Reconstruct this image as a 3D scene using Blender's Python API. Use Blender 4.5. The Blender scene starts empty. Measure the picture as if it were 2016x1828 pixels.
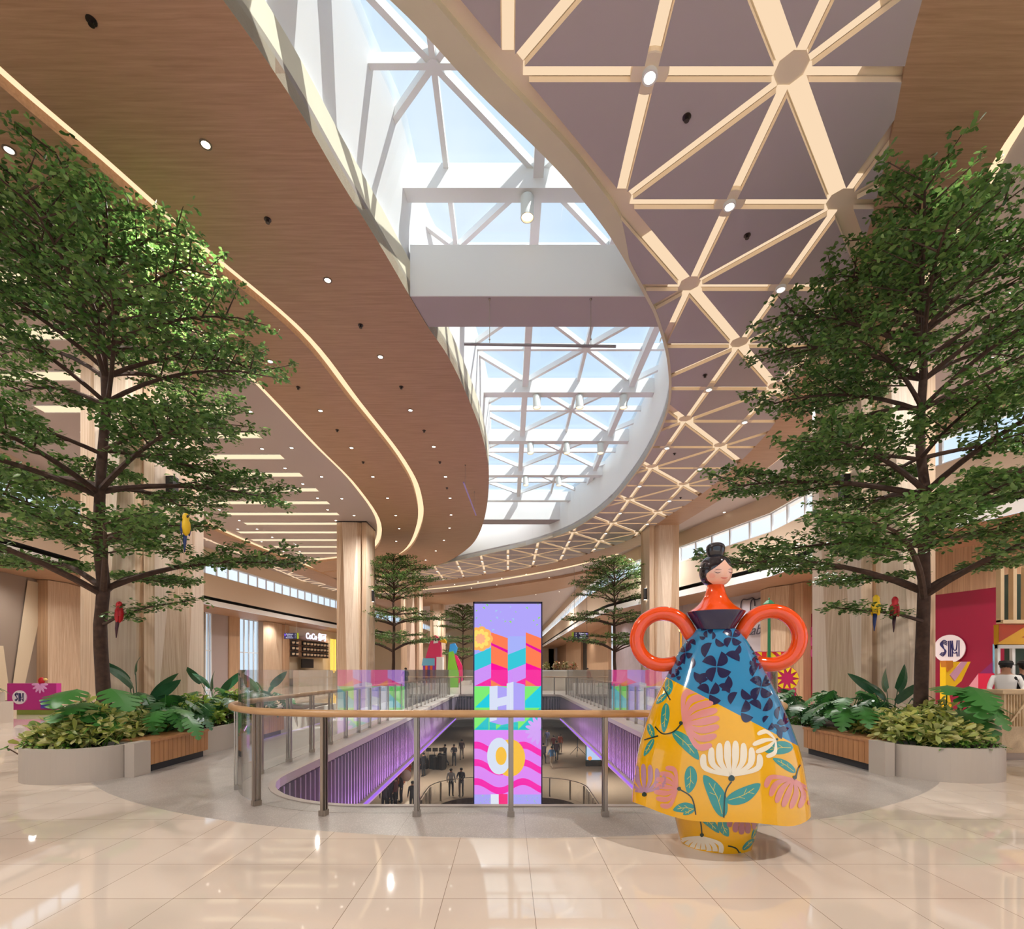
import bpy, bmesh, math, random
import numpy as np
from mathutils import Vector, Matrix
from mathutils.geometry import tessellate_polygon
from mathutils.bvhtree import BVHTree

# ------------------------------------------------------------------ camera
SC = bpy.context.scene
COL = SC.collection
EYE = 1.55
cam_d = bpy.data.cameras.new('camera')
cam_d.sensor_width = 36.0
cam_d.lens = 36.0 * 1000 / 2016
cam_d.shift_x = 8 / 2016
cam_d.shift_y = 404 / 2016
cam_d.clip_end = 500
cam = bpy.data.objects.new('camera', cam_d)
cam.location = (0, 0, EYE)
cam.rotation_euler = (math.pi / 2, 0, 0)
COL.objects.link(cam)
SC.camera = cam

# ------------------------------------------------------------------ view and renderer
SC.view_settings.view_transform = 'Standard'
SC.view_settings.look = 'None'
SC.view_settings.gamma = 1
SC.view_settings.use_curve_mapping = False
SC.view_settings.exposure = 0.0
cy = SC.cycles
cy.max_bounces = 7
cy.diffuse_bounces = 4
cy.glossy_bounces = 4
cy.transmission_bounces = 4
cy.transparent_max_bounces = 16
cy.sample_clamp_indirect = 4
cy.caustics_reflective = False
cy.caustics_refractive = False
cy.use_adaptive_sampling = True
cy.adaptive_threshold = 0.04
cy.use_denoising = True

# ------------------------------------------------------------------ sky and sun
W = bpy.data.worlds.new('sky')
SC.world = W
W.use_nodes = True
wn = W.node_tree.nodes
wl = W.node_tree.links
wn.clear()
wo = wn.new('ShaderNodeOutputWorld')
wb = wn.new('ShaderNodeBackground')
wb.inputs['Strength'].default_value = 1.15
tc = wn.new('ShaderNodeTexCoord')
nz = wn.new('ShaderNodeTexNoise')
nz.inputs['Scale'].default_value = 2.2
nz.inputs['Detail'].default_value = 5
rp = wn.new('ShaderNodeValToRGB')
rp.color_ramp.elements[0].position = .38
rp.color_ramp.elements[0].color = (.62, .78, .96, 1)
rp.color_ramp.elements[1].position = .66
rp.color_ramp.elements[1].color = (.92, .95, 1.0, 1)
wl.new(tc.outputs['Generated'], nz.inputs['Vector'])
wl.new(nz.outputs['Fac'], rp.inputs['Fac'])
wl.new(rp.outputs['Color'], wb.inputs['Color'])
wl.new(wb.outputs['Background'], wo.inputs['Surface'])

def sun(dir_to_sun, strength, color, angle):
    d = bpy.data.lights.new('sun', 'SUN')
    d.energy = strength
    d.color = color
    d.angle = angle
    o = bpy.data.objects.new('sun', d)
    v = Vector(dir_to_sun).normalized()
    o.rotation_euler = v.to_track_quat('Z', 'Y').to_euler()
    o.location = (10, 0, 40)
    COL.objects.link(o)
sun((0.50, -0.30, 0.85), 8, (1, .95, .86), 0.01)

def lamp_area(name, loc, rot, sx, sy, power, color):
    d = bpy.data.lights.new(name, 'AREA')
    d.shape = 'RECTANGLE'
    d.size, d.size_y = sx, sy
    d.energy = power
    d.color = color
    o = bpy.data.objects.new(name, d)
    o.location = loc
    o.rotation_euler = rot
    COL.objects.link(o)
    return o

def lamp_spot(name, loc, power, color, angle=150, blend=.9, radius=.12, rot=(0, 0, 0)):
    d = bpy.data.lights.new(name, 'SPOT')
    d.energy = power
    d.color = color
    d.spot_size = math.radians(angle)
    d.spot_blend = blend
    d.shadow_soft_size = radius
    d.specular_factor = 0.0
    o = bpy.data.objects.new(name, d)
    o.location = loc
    o.rotation_euler = rot
    COL.objects.link(o)
    return o

WARM = (1.0, .95, .90)
# banks of ceiling lamps
for (x, y) in [(-7.8, 1), (-12, 8), (-5.8, 9), (-4.2, 16), (-11.5, 19), (-6, 26), (-12, 32), (-12, 44), (-4, 44),
               (5.5, 1), (10.5, 8), (8.0, 15.5), (8.4, 23), (8.2, 31), (1, 42), (4, 54), (-6, 58), (0, 70), (-2, 85)]:
    lamp_spot('ceiling_lamp', (x, y, 9.3), 1850 if y < 40 else 2900, WARM, 165, .9, .06)
lamp_spot('tree_spotlight', (5.0, 6.2, 9.2), 500, (1, .98, .9), 50, .6, .05, (0, math.radians(-45), math.radians(20)))
# ------------------------------------------------------------------ colour and materials
def lin(v):
    return v / 12.92 if v <= .04045 else ((v + .055) / 1.055) ** 2.4
def C(h):
    h = h.lstrip('#')
    return tuple(lin(int(h[i:i + 2], 16) / 255) for i in (0, 2, 4)) + (1.0,)

MATS = {}
def mat(name, color='#808080', rough=.5, metal=0.0, emit=0.0, emit_color=None, spec=.5, coat=0.0, noise=0.0, nscale=3.0):
    if name in MATS:
        return MATS[name]
    m = bpy.data.materials.new(name)
    m.use_nodes = True
    nt = m.node_tree
    b = nt.nodes['Principled BSDF']
    c = C(color) if isinstance(color, str) else color
    b.inputs['Base Color'].default_value = c
    b.inputs['Roughness'].default_value = rough
    b.inputs['Metallic'].default_value = metal
    b.inputs['Specular IOR Level'].default_value = spec
    b.inputs['Coat Weight'].default_value = coat
    b.inputs['Coat Roughness'].default_value = .04
    if emit:
        b.inputs['Emission Color'].default_value = C(emit_color) if emit_color else c
        b.inputs['Emission Strength'].default_value = emit
    if noise:
        g = nt.nodes.new('ShaderNodeNewGeometry')
        n = nt.nodes.new('ShaderNodeTexNoise')
        n.inputs['Scale'].default_value = nscale
        n.inputs['Detail'].default_value = 4
        mr = nt.nodes.new('ShaderNodeMapRange')
        mr.inputs['To Min'].default_value = 1 - noise
        mr.inputs['To Max'].default_value = 1 + noise
        mx = nt.nodes.new('ShaderNodeMix')
        mx.data_type = 'RGBA'
        mx.blend_type = 'MULTIPLY'
        mx.inputs[0].default_value = 1
        mx.inputs[6].default_value = c
        nt.links.new(g.outputs['Position'], n.inputs['Vector'])
        nt.links.new(n.outputs['Fac'], mr.inputs['Value'])
        nt.links.new(mr.outputs['Result'], mx.inputs[7])
        nt.links.new(mx.outputs[2], b.inputs['Base Color'])
    MATS[name] = m
    return m

def mat_wood(name, c1, c2, scale, rough=.5, joint=None):
    """streaky laminate; scale is the noise scale per world axis"""
    m = bpy.data.materials.new(name)
    m.use_nodes = True
    nt = m.node_tree
    L = nt.links.new
    b = nt.nodes['Principled BSDF']
    b.inputs['Roughness'].default_value = rough
    g = nt.nodes.new('ShaderNodeNewGeometry')
    mp = nt.nodes.new('ShaderNodeMapping')
    mp.inputs['Scale'].default_value = scale
    n = nt.nodes.new('ShaderNodeTexNoise')
    n.inputs['Scale'].default_value = 1
    n.inputs['Detail'].default_value = 6
    n.inputs['Roughness'].default_value = .65
    n.inputs['Distortion'].default_value = .25
    r = nt.nodes.new('ShaderNodeValToRGB')
    r.color_ramp.elements[0].position = .32
    r.color_ramp.elements[0].color = C(c1)
    r.color_ramp.elements[1].position = .68
    r.color_ramp.elements[1].color = C(c2)
    L(g.outputs['Position'], mp.inputs['Vector'])
    L(mp.outputs['Vector'], n.inputs['Vector'])
    L(n.outputs['Fac'], r.inputs['Fac'])
    L(r.outputs['Color'], b.inputs['Base Color'])
    MATS[name] = m
    return m

def mat_glass(name, tint=(1, 1, 1), refl=1.0, rough=0.0, haze=0.0, haze_col=(1, 1, 1), base=.04):
    m = bpy.data.materials.new(name)
    m.use_nodes = True
    nt = m.node_tree
    nt.nodes.clear()
    L = nt.links.new
    out = nt.nodes.new('ShaderNodeOutputMaterial')
    tr = nt.nodes.new('ShaderNodeBsdfTransparent')
    tr.inputs['Color'].default_value = (*tint, 1)
    gl = nt.nodes.new('ShaderNodeBsdfGlossy')
    gl.inputs['Roughness'].default_value = rough
    fr = nt.nodes.new('ShaderNodeLayerWeight')
    fr.inputs['Blend'].default_value = .5
    pw = nt.nodes.new('ShaderNodeMath')
    pw.operation = 'POWER'
    pw.inputs[1].default_value = 5
    L(fr.outputs['Facing'], pw.inputs[0])
    mu = nt.nodes.new('ShaderNodeMath')
    mu.operation = 'MULTIPLY_ADD'
    mu.inputs[1].default_value = .95 * refl
    mu.inputs[2].default_value = base * refl
    mu.use_clamp = True
    mx = nt.nodes.new('ShaderNodeMixShader')
    L(pw.outputs[0], mu.inputs[0])
    L(mu.outputs[0], mx.inputs[0])
    src = tr.outputs[0]
    if haze:
        df = nt.nodes.new('ShaderNodeBsdfTranslucent')
        df.inputs['Color'].default_value = (*haze_col, 1)
        m2 = nt.nodes.new('ShaderNodeMixShader')
        m2.inputs[0].default_value = haze
        L(tr.outputs[0], m2.inputs[1])
        L(df.outputs[0], m2.inputs[2])
        src = m2.outputs[0]
    L(src, mx.inputs[1])
    L(gl.outputs[0], mx.inputs[2])
    L(mx.outputs[0], out.inputs['Surface'])
    MATS[name] = m
    return m

def mat_emit(name, color, strength):
    m = bpy.data.materials.new(name)
    m.use_nodes = True
    nt = m.node_tree
    nt.nodes.clear()
    o = nt.nodes.new('ShaderNodeOutputMaterial')
    e = nt.nodes.new('ShaderNodeEmission')
    e.inputs['Color'].default_value = C(color)
    e.inputs['Strength'].default_value = strength
    nt.links.new(e.outputs[0], o.inputs['Surface'])
    MATS[name] = m
    return m

# ------------------------------------------------------------------ mesh building
class MB:
    def __init__(s):
        s.v, s.f, s.m, s.mats = [], [], [], []
    def mi(s, m):
        if m is None:
            return 0
        if m not in s.mats:
            s.mats.append(m)
        return s.mats.index(m)
    def add(s, vs, fs, m=None):
        o = len(s.v)
        k = s.mi(m)
        s.v.extend([tuple(p) for p in vs])
        for f in fs:
            s.f.append(tuple(i + o for i in f))
            s.m.append(k)
        return s
    def box(s, lo, hi, m=None):
        x0, y0, z0 = lo
        x1, y1, z1 = hi
        vs = [(x0, y0, z0), (x1, y0, z0), (x1, y1, z0), (x0, y1, z0), (x0, y0, z1), (x1, y0, z1), (x1, y1, z1), (x0, y1, z1)]
        fs = [(0, 3, 2, 1), (4, 5, 6, 7), (0, 1, 5, 4), (1, 2, 6, 5), (2, 3, 7, 6), (3, 0, 4, 7)]
        return s.add(vs, fs, m)
    def cbox(s, c, d, m=None, rz=0.0):
        """box by centre and size, turned about z"""
        x, y, z = c
        a, b, h = d[0] / 2, d[1] / 2, d[2] / 2
        cs, sn = math.cos(rz), math.sin(rz)
        vs = []
        for k in (-h, h):
            for (u, v) in ((-a, -b), (a, -b), (a, b), (-a, b)):
                vs.append((x + u * cs - v * sn, y + u * sn + v * cs, z + k))
        fs = [(0, 3, 2, 1), (4, 5, 6, 7), (0, 1, 5, 4), (1, 2, 6, 5), (2, 3, 7, 6), (3, 0, 4, 7)]
        return s.add(vs, fs, m)
    def beam(s, a, b, w, h, m=None):
        """rectangular bar from a to b; w is horizontal width, h vertical depth"""
        a, b = Vector(a), Vector(b)
        d = (b - a).normalized()
        sd = d.cross(Vector((0, 0, 1)))
        if sd.length < 1e-4:
            sd = Vector((1, 0, 0))
        sd.normalize()
        up = sd.cross(d).normalized()
        vs = []
        for p in (a, b):
            for (u, v) in ((-1, -1), (1, -1), (1, 1), (-1, 1)):
                vs.append(p + sd * u * w / 2 + up * v * h / 2)
        fs = [(3, 2, 1, 0), (4, 5, 6, 7), (0, 1, 5, 4), (1, 2, 6, 5), (2, 3, 7, 6), (3, 0, 4, 7)]
        return s.add(vs, fs, m)
    def prism(s, poly, z0, z1, m=None, mside=None, holes=(), bottom=True, top=True, guard=False):
        polys = [list(poly)] + [list(h) for h in holes]
        vs3 = [[Vector((p[0], p[1], 0)) for p in q] for q in polys]
        tris = tessellate_polygon(vs3)
        flat = [p for q in polys for p in q]
        n = len(flat)
        vs = [(p[0], p[1], z0) for p in flat] + [(p[0], p[1], z1) for p in flat]
        fs = []
        for t in tris:
            a, b, c = (flat[i] for i in t)
            ar = (b[0] - a[0]) * (c[1] - a[1]) - (b[1] - a[1]) * (c[0] - a[0])
            if abs(ar) < 1e-9:
                continue
            t = tuple(t) if ar > 0 else (t[0], t[2], t[1])
            if bottom:
                fs.append((t[0], t[2], t[1]))
            if top:
                fs.append(tuple(i + n for i in t))
        s.add(vs, fs, m)
        fs = []
        o = 0
        for qi, q in enumerate(polys):
            k = len(q)
            A = sum(q[i][0] * q[(i + 1) % k][1] - q[(i + 1) % k][0] * q[i][1] for i in range(k))
            flip = (A < 0) != (qi > 0)
            for i in range(k):
                j = (i + 1) % k
                if guard:      # leave out the folded-over edges a clipped outline can have
                    ex, ey = q[j][0] - q[i][0], q[j][1] - q[i][1]
                    el = math.hypot(ex, ey)
                    if el < 1e-6: continue
                    mx_, my_ = (q[i][0] + q[j][0]) / 2, (q[i][1] + q[j][1]) / 2
                    nx_, ny_ = -ey / el * .004, ex / el * .004
                    if inside((mx_ + nx_, my_ + ny_), q) == inside((mx_ - nx_, my_ - ny_), q): continue
                f = (o + i, o + j, o + j + n, o + i + n)
                fs.append(f[::-1] if flip else f)
            o += k
        s.add(vs, fs, mside or m)
        return s
    def tube(s, pts, r, m=None, n=8, cap=True):
        pts = [Vector(p) for p in pts]
        rr = r if isinstance(r, (list, tuple)) else [r] * len(pts)
        vs, fs = [], []
        prev = None
        for i, p in enumerate(pts):
            a = pts[max(i - 1, 0)]
            b = pts[min(i + 1, len(pts) - 1)]
            d = (b - a).normalized()
            if prev is None:
                u = d.orthogonal().normalized()
            else:
                u = (prev - d * prev.dot(d))
                u = u.normalized() if u.length > 1e-6 else d.orthogonal().normalized()
            prev = u
            w = d.cross(u)
            for k in range(n):
                t = 2 * math.pi * k / n
                vs.append(p + (u * math.cos(t) + w * math.sin(t)) * rr[i])
        for i in range(len(pts) - 1):
            for k in range(n):
                k2 = (k + 1) % n
                fs.append((i * n + k, i * n + k2, (i + 1) * n + k2, (i + 1) * n + k))
        if cap:
            fs.append(tuple(range(n))[::-1])
            fs.append(tuple(range((len(pts) - 1) * n, len(pts) * n)))
        return s.add(vs, fs, m)
    def lathe(s, prof, c=(0, 0, 0), m=None, n=24, sx=1.0, sy=1.0, rot=0.0, cap=True):
        """prof: list of (radius, z)"""
        vs, fs = [], []
        cr, sr = math.cos(rot), math.sin(rot)
        for (r, z) in prof:
            for k in range(n):
                t = 2 * math.pi * k / n
                x, y = r * math.cos(t) * sx, r * math.sin(t) * sy
                vs.append((c[0] + x * cr - y * sr, c[1] + x * sr + y * cr, c[2] + z))
        for i in range(len(prof) - 1):
            for k in range(n):
                k2 = (k + 1) % n
                fs.append((i * n + k, i * n + k2, (i + 1) * n + k2, (i + 1) * n + k))
        if cap:
            fs.append(tuple(range(n))[::-1])
            fs.append(tuple(range((len(prof) - 1) * n, len(prof) * n)))
        return s.add(vs, fs, m)
    def ball(s, c, r, m=None, n=12, k=8):
        """r may be a triple"""
        rx, ry, rz = r if isinstance(r, (tuple, list)) else (r, r, r)
        vs, fs = [], []
        for i in range(k + 1):
            ph = math.pi * i / k
            for j in range(n):
                t = 2 * math.pi * j / n
                vs.append((c[0] + rx * math.sin(ph) * math.cos(t), c[1] + ry * math.sin(ph) * math.sin(t), c[2] - rz * math.cos(ph)))
        for i in range(k):
            for j in range(n):
                j2 = (j + 1) % n
                fs.append((i * n + j, i * n + j2, (i + 1) * n + j2, (i + 1) * n + j))
        return s.add(vs, fs, m)
    def poly(s, pts, m=None):
        pts = [tuple(p) for p in pts]
        tr = tessellate_polygon([[Vector(p) for p in pts]])
        return s.add(pts, [tuple(t) for t in tr], m)
    def build(s, name, m=None, parent=None, smooth=False, loc=None, merge=False):
        me = bpy.data.meshes.new(name)
        me.from_pydata(s.v, [], s.f)
        for x in (s.mats or ([m] if m else [])):
            me.materials.append(x)
        if s.mats and len(s.mats) > 1:
            me.polygons.foreach_set('material_index', s.m)
        if smooth:
            me.polygons.foreach_set('use_smooth', [True] * len(me.polygons))
        me.update()
        if merge:
            b = bmesh.new()
            b.from_mesh(me)
            bmesh.ops.remove_doubles(b, verts=b.verts, dist=1e-5)
            b.to_mesh(me)
            b.free()
        if smooth is not True and smooth:
            me.set_sharp_from_angle(angle=math.radians(smooth))
        o = bpy.data.objects.new(name, me)
        COL.objects.link(o)
        if parent:
            o.parent = parent
        if loc:
            o.location = loc
        return o

def tag(o, label=None, cat=None, group=None, kind=None):
    if label: o['label'] = label
    if cat: o['category'] = cat
    if group: o['group'] = group
    if kind: o['kind'] = kind
    return o
def thing(name, label, cat, loc=(0, 0, 0), rz=0.0, group=None):
    o = bpy.data.objects.new(name, None)
    o.empty_display_size = .2
    COL.objects.link(o)
    o.location = loc
    o.rotation_euler = (0, 0, rz)
    return tag(o, label, cat, group)
def struct(name, mb, m=None, parent=None, smooth=False):
    o = mb.build(name, m, parent, smooth)
    o['kind'] = 'structure'
    return o
def dup(o, parent=None):
    c = o.copy()
    COL.objects.link(c)
    if parent is not None:
        c.parent = parent
    for ch in [x for x in bpy.data.objects if x.parent == o]:
        dup(ch, c)
    return c
def at(px, py, Y):
    return Vector(((px - 1000) * Y / 1000, Y, EYE + (1318 - py) * Y / 1000))
def on(px, py, z=0.0):
    Y = (EYE - z) * 1000 / (py - 1318)
    return Vector(((px - 1000) * Y / 1000, Y, z))
def smooth_curve(pts, n=6):
    """Catmull-Rom through 2-D points"""
    P = [Vector(p) for p in pts]
    out = []
    for i in range(len(P) - 1):
        p0 = P[max(i - 1, 0)]
        p1, p2 = P[i], P[i + 1]
        p3 = P[min(i + 2, len(P) - 1)]
        for k in range(n):
            t = k / n
            out.append(.5 * ((2 * p1) + (p2 - p0) * t + (2 * p0 - 5 * p1 + 4 * p2 - p3) * t * t + (3 * p1 - p0 - 3 * p2 + p3) * t ** 3))
    out.append(P[-1])
    return out
def offset(pts, d):
    """shift an open 2-D polyline sideways (positive = to its left)"""
    out = []
    for i, p in enumerate(pts):
        a, b = pts[max(i - 1, 0)], pts[min(i + 1, len(pts) - 1)]
        t = Vector((b[0] - a[0], b[1] - a[1]))
        t = t.normalized() if t.length > 1e-9 else Vector((1, 0))
        out.append(Vector((p[0] - t.y * d, p[1] + t.x * d)))
    return out
def clip_convex(subj, clip):
    """Sutherland-Hodgman: any polygon against a convex counter-clockwise one"""
    out = [(p[0], p[1]) for p in subj]
    n = len(clip)
    for i in range(n):
        a, b = clip[i], clip[(i + 1) % n]
        ex, ey = b[0] - a[0], b[1] - a[1]
        src, out = out, []
        if not src:
            return []
        f = lambda p: ex * (p[1] - a[1]) - ey * (p[0] - a[0])
        for j in range(len(src)):
            p, q = src[j - 1], src[j]
            fp, fq = f(p), f(q)
            if (fp >= 0) != (fq >= 0):
                t = fp / (fp - fq)
                out.append((p[0] + (q[0] - p[0]) * t, p[1] + (q[1] - p[1]) * t))
            if fq >= 0:
                out.append(q)
    return out
def inside(p, poly):
    x, y = p[0], p[1]
    c = False
    n = len(poly)
    for i in range(n):
        x1, y1 = poly[i][0], poly[i][1]
        x2, y2 = poly[i - 1][0], poly[i - 1][1]
        if (y1 > y) != (y2 > y) and x < (x2 - x1) * (y - y1) / (y2 - y1) + x1:
            c = not c
    return c
_fonts = {}
def text_mesh(txt, size, m, name='lettering', parent=None, loc=(0, 0, 0), rot=(math.pi / 2, 0, 0), depth=.01, align='CENTER', bold=0.0, shear=0.0):
    cu = bpy.data.curves.new('t', 'FONT')
    cu.body = txt
    cu.size = size
    cu.extrude = depth
    cu.align_x = align
    cu.align_y = 'CENTER'
    cu.offset = bold
    cu.shear = shear
    t = bpy.data.objects.new('t', cu)
    COL.objects.link(t)
    dg = bpy.context.evaluated_depsgraph_get()
    me = bpy.data.meshes.new_from_object(t.evaluated_get(dg))
    bpy.data.objects.remove(t)
    o = bpy.data.objects.new(name, me)
    me.materials.clear()
    me.materials.append(m)
    COL.objects.link(o)
    o.parent = parent
    o.location = loc
    o.rotation_euler = rot
    return o
# ------------------------------------------------------------------ shared materials
M_white = mat('white_paint', '#f3f2ef', .6)
M_mauve = mat('ceiling_panel_paint', '#b3a8aa', .7, noise=.03, nscale=.8)
M_chan = mat('channel_lit_cream', '#f3e2c8', .6)  # cream on channel sides, lid and plates puts the strip glow into colour
M_ceil = mat('ceiling_paint', '#c2b3ae', .7)
M_cream = mat('cream_plaster', '#d9cfb4', .55, noise=.06, nscale=2)
M_wall = mat('wall_plaster', '#d6c2ab', .6)
M_woodc = mat_wood('ceiling_wood', '#a27d60', '#b99477', (.9, 20, 20))
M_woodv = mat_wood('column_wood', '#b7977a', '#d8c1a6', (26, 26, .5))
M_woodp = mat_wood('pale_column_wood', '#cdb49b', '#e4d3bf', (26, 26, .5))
M_woodd = mat_wood('frontage_wood', '#a07e60', '#c4a281', (22, 22, .4))
M_cove = mat_emit('cove_light', '#ffdcb0', 1.25)
M_cove2 = mat_emit('channel_light', '#fbdcb8', 1.0)
M_lamp = mat_emit('lamp_lens', '#fff0dc', 9)
M_dark = mat('black_metal', '#1b1a1c', .4)
M_slot = mat('slot_black', '#1c1714', .6)
M_steel = mat('brushed_steel', '#a89c90', .32, .9)
M_glassb = mat_glass('balustrade_glass', (.98, .988, .984), 1.35, base=.016)

H = 9.4          # underside of the wood and coffered ceilings
HB = 9.62        # underside of the white ceiling

# ------------------------------------------------------------------ ceiling outlines (plan)
_left = [(-5.0, 2.7), (-4.1, 4.3), (-3.34, 5.96), (-2.96, 7.03), (-2.69, 8.17), (-2.34, 9.5), (-1.87, 11.5), (-1.51, 12.7), (-1.18, 14.5), (-.88, 16.9),
         (-.76, 20.1), (-1.03, 24.6), (-1.63, 29.1), (-2.5, 32.6), (-4.2, 36.5), (-6.1, 38.9)]
edgeA = smooth_curve([(-8, -4), (-7, 0)] + _left + [(-9.2, 42.0), (-15, 46)])
edgeAh = smooth_curve(_left)
edgeC = smooth_curve([(-5.0, 2.7), (-4.1, 3.8), (-2.6, 5.1), (-1.37, 5.96), (-.44, 6.87), (.55, 7.76), (1.09, 8.31), (1.91, 9.28), (2.88, 10.68), (3.38, 11.5), (4.12, 13.1),
                      (4.76, 15.2), (5.05, 17.9), (5.05, 20.8), (4.75, 24.2), (3.67, 28.2), (1.57, 31.6), (-1.4, 34.4), (-4.2, 37.0), (-6.1, 38.9)])
outC = smooth_curve([(3.2, -4), (3.3, 0), (3.8, 2.2), (4.3, 4.1), (4.86, 5.96), (5.76, 7.71), (6.56, 9.37), (7.2, 11.25), (7.95, 14.07), (8.56, 16.56), (8.77, 19.67),
                     (8.65, 22.8), (8.24, 25.7), (7.5, 30.2), (5.4, 34.5), (2.5, 38.3), (-2, 42), (-6.8, 45.4), (-15, 50)])
outW = smooth_curve([(6, -4), (6.3, 0), (6.7, 3.5), (7.3, 7.18), (7.96, 8.94), (8.7, 11.5), (9.4, 14), (9.95, 16.5), (10.1, 19.5), (9.9, 22.6), (9.1, 28.5), (8.2, 32),
                     (6.6, 35.8), (2.9, 40.4), (-2, 44.0), (-7.2, 47.6), (-15, 53)])
cove1 = smooth_curve([(-9, -4), (-8, 2), (-7.2, 5), (-6.72, 6.72), (-6.29, 7.87), (-5.72, 9.54), (-4.81, 12.0), (-4.46, 14.87), (-3.99, 19), (-4.0, 22.55), (-4.75, 27.3),
                      (-6.8, 33.6), (-10, 38), (-15, 41)])
cove2 = smooth_curve([(-11.3, -4), (-10.2, 2), (-9, 6), (-8.35, 8.35), (-8.05, 8.94), (-7.4, 11.75), (-6.99, 13.7), (-6.8, 17.9), (-6.58, 21.9), (-6.95, 27.3), (-8.6, 32.7),
                      (-11, 35.5), (-15, 37.5)])
hole = edgeAh[:-1] + edgeC[::-1][:-1]

# white ceiling sheet with the skylight opening
mb = MB()
LF = [(-17.5, -5), (-18, 12), (-19.2, 24), (-19.9, 33.5), (-19, 43), (-17.8, 52.8), (-15.5, 66), (-13, 80), (-12, 104)]
RF = [(15.2, -5), (14.6, 12), (12.2, 19.7), (12.1, 23.5), (10.1, 30), (8.6, 33.4), (7.4, 38), (6.9, 43.7), (6.5, 104)]
mb.prism([(x + .25, y) for x, y in RF] + [(x - .25, y) for x, y in LF[::-1]], HB, HB + .1, M_ceil, holes=[hole])
struct('ceiling', mb)

# wood ribbons
def band(mb, a, b, z0, z1, m, ms=None):
    mb.prism(list(a) + list(b)[::-1], z0, z1, m, ms)
mb = MB(); band(mb, edgeA, offset(cove1, -.14), H, HB, M_woodc); struct('ceiling_wood_band', mb)
mb = MB(); band(mb, offset(cove1, .14), offset(cove2, -.13), H, HB, M_woodc); struct('ceiling_wood_band', mb)
mb = MB(); band(mb, outC, outW, H, HB, M_woodc); struct('ceiling_wood_band', mb)
# cove lights lying in the slots
def cove(c, d0, d1, z, m=None):
    mb = MB()
    band(mb, offset(c, d0), offset(c, d1), z, z + .02, m or M_cove)
    return mb
tag(cove(cove1, -.135, .135, HB - .06).build('cove_light'), 'long curved warm cove light running between the two wood ceiling bands', 'cove light')
tag(cove(cove2, -.125, .125, HB - .06).build('cove_light'), 'long curved warm cove light where wood ceiling meets the white ceiling', 'cove light')
tag(cove(outW, -.22, -.02, HB - .06).build('cove_light'), 'curved warm cove light along the outer rim of the right wood band', 'cove light')

# coffered ribbon: triangular panels with lit channels between
ribbon = [p for p in smooth_curve([(-8, -4), (-7, 0), (-5.0, 2.7)])] + edgeC[1:-1] + [p for p in edgeA if p[1] > 38.6] + outC[::-1]
G = 1.87
def nd(i, j):
    return Vector((G * i, 6.7 + G * j))
mb = MB()
lo = offset(edgeC, 0)
def inset_tri(a, b, c, da, db, dc):
    """triangle whose sides ab, bc, ca move in by da, db, dc"""
    def line(p, q, d):
        t = (q - p).normalized()
        n = Vector((-t.y, t.x))
        return p + n * d, t
    def meet(l1, l2):
        p, t = l1
        q, u = l2
        k = ((q.x - p.x) * u.y - (q.y - p.y) * u.x) / (t.x * u.y - t.y * u.x)
        return p + t * k
    l = [line(a, b, da), line(b, c, db), line(c, a, dc)]
    return [meet(l[2], l[0]), meet(l[0], l[1]), meet(l[1], l[2])]
NARROW, WIDE = .09, .135
for i in range(-9, 6):
    for j in range(-6, 25):
        a, b, c, d = nd(i, j), nd(i + 1, j), nd(i + 1, j + 1), nd(i, j + 1)
        if (i + j) % 2 == 0:     # diagonal a-c runs (1,1)
            tris = [(a, b, c, NARROW, NARROW, WIDE), (a, c, d, WIDE, NARROW, NARROW)]
        else:
            tris = [(a, b, d, NARROW, NARROW, NARROW), (b, c, d, NARROW, NARROW, NARROW)]
        for (p, q, r, d1, d2, d3) in tris:
            if not any(inside(x, ribbon) for x in (p, q, r, (p + q + r) / 3, (p + q) / 2, (q + r) / 2, (p + r) / 2)):
                continue
            t = inset_tri(p, q, r, d1, d2, d3)
            k = clip_convex(ribbon, t)
            if len(k) >= 3:
                mb.prism(k, H, H + .08, M_mauve, M_chan, guard=True)
mb.prism(ribbon, H + .095, H + .2, M_chan)
coffer = struct('ceiling_coffer', mb)
rim = MB()
e2 = [q + (p - q) * (0 if q.y < 8.8 else (.8 if q.y > 9.6 else (q.y - 8.8))) for p, q in zip(edgeC, offset(edgeC, -.33))]
rim.prism(list(edgeC) + e2[::-1], H - .01, H + .21, M_cream)
struct('ceiling_rim', rim)

def near_edge(p, d=.55):
    for e in (edgeC, outC):
        for q in e[::2]:
            if (q[0] - p[0]) ** 2 + (q[1] - p[1]) ** 2 < d * d:
                return True
    return False
mb = MB()
for i in range(-9, 6):
    for j in range(-6, 25):
        p = nd(i, j)
        for (di, dj, w) in ((1, 0, NARROW), (0, 1, NARROW), (1, 1, WIDE), (-1, 1, NARROW)):
            if di and dj and (i + j) % 2:
                continue
            q = nd(i + di, j + dj)
            dq = (q - p).normalized()
            pa = p + dq * (.2 if (i + j) % 2 == 0 else .24)
            pb_ = q - dq * (.2 if (i + di + j + dj) % 2 == 0 else .24)
            pts = [pa.lerp(pb_, k / 6) for k in range(7)]
            ok = [inside(x, ribbon) and not near_edge(x, (.12 if p.y > 12 else .36) + (.16 if w > .11 else 0)) for x in pts]
            run = None
            for k in range(8):
                if k < 7 and ok[k]:
                    run = k if run is None else run
                elif run is not None:
                    if k - 1 > run:
                        a, b = pts[run], pts[k - 1]
                        mb.beam((a.x, a.y, H + .085), (b.x, b.y, H + .085), w * 2 * .84, .014)
                    run = None
tag(mb.build('channel_light', M_cove2), 'net of warm linear lights in the channels between the triangular ceiling panels', 'ceiling light', kind='stuff')

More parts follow.
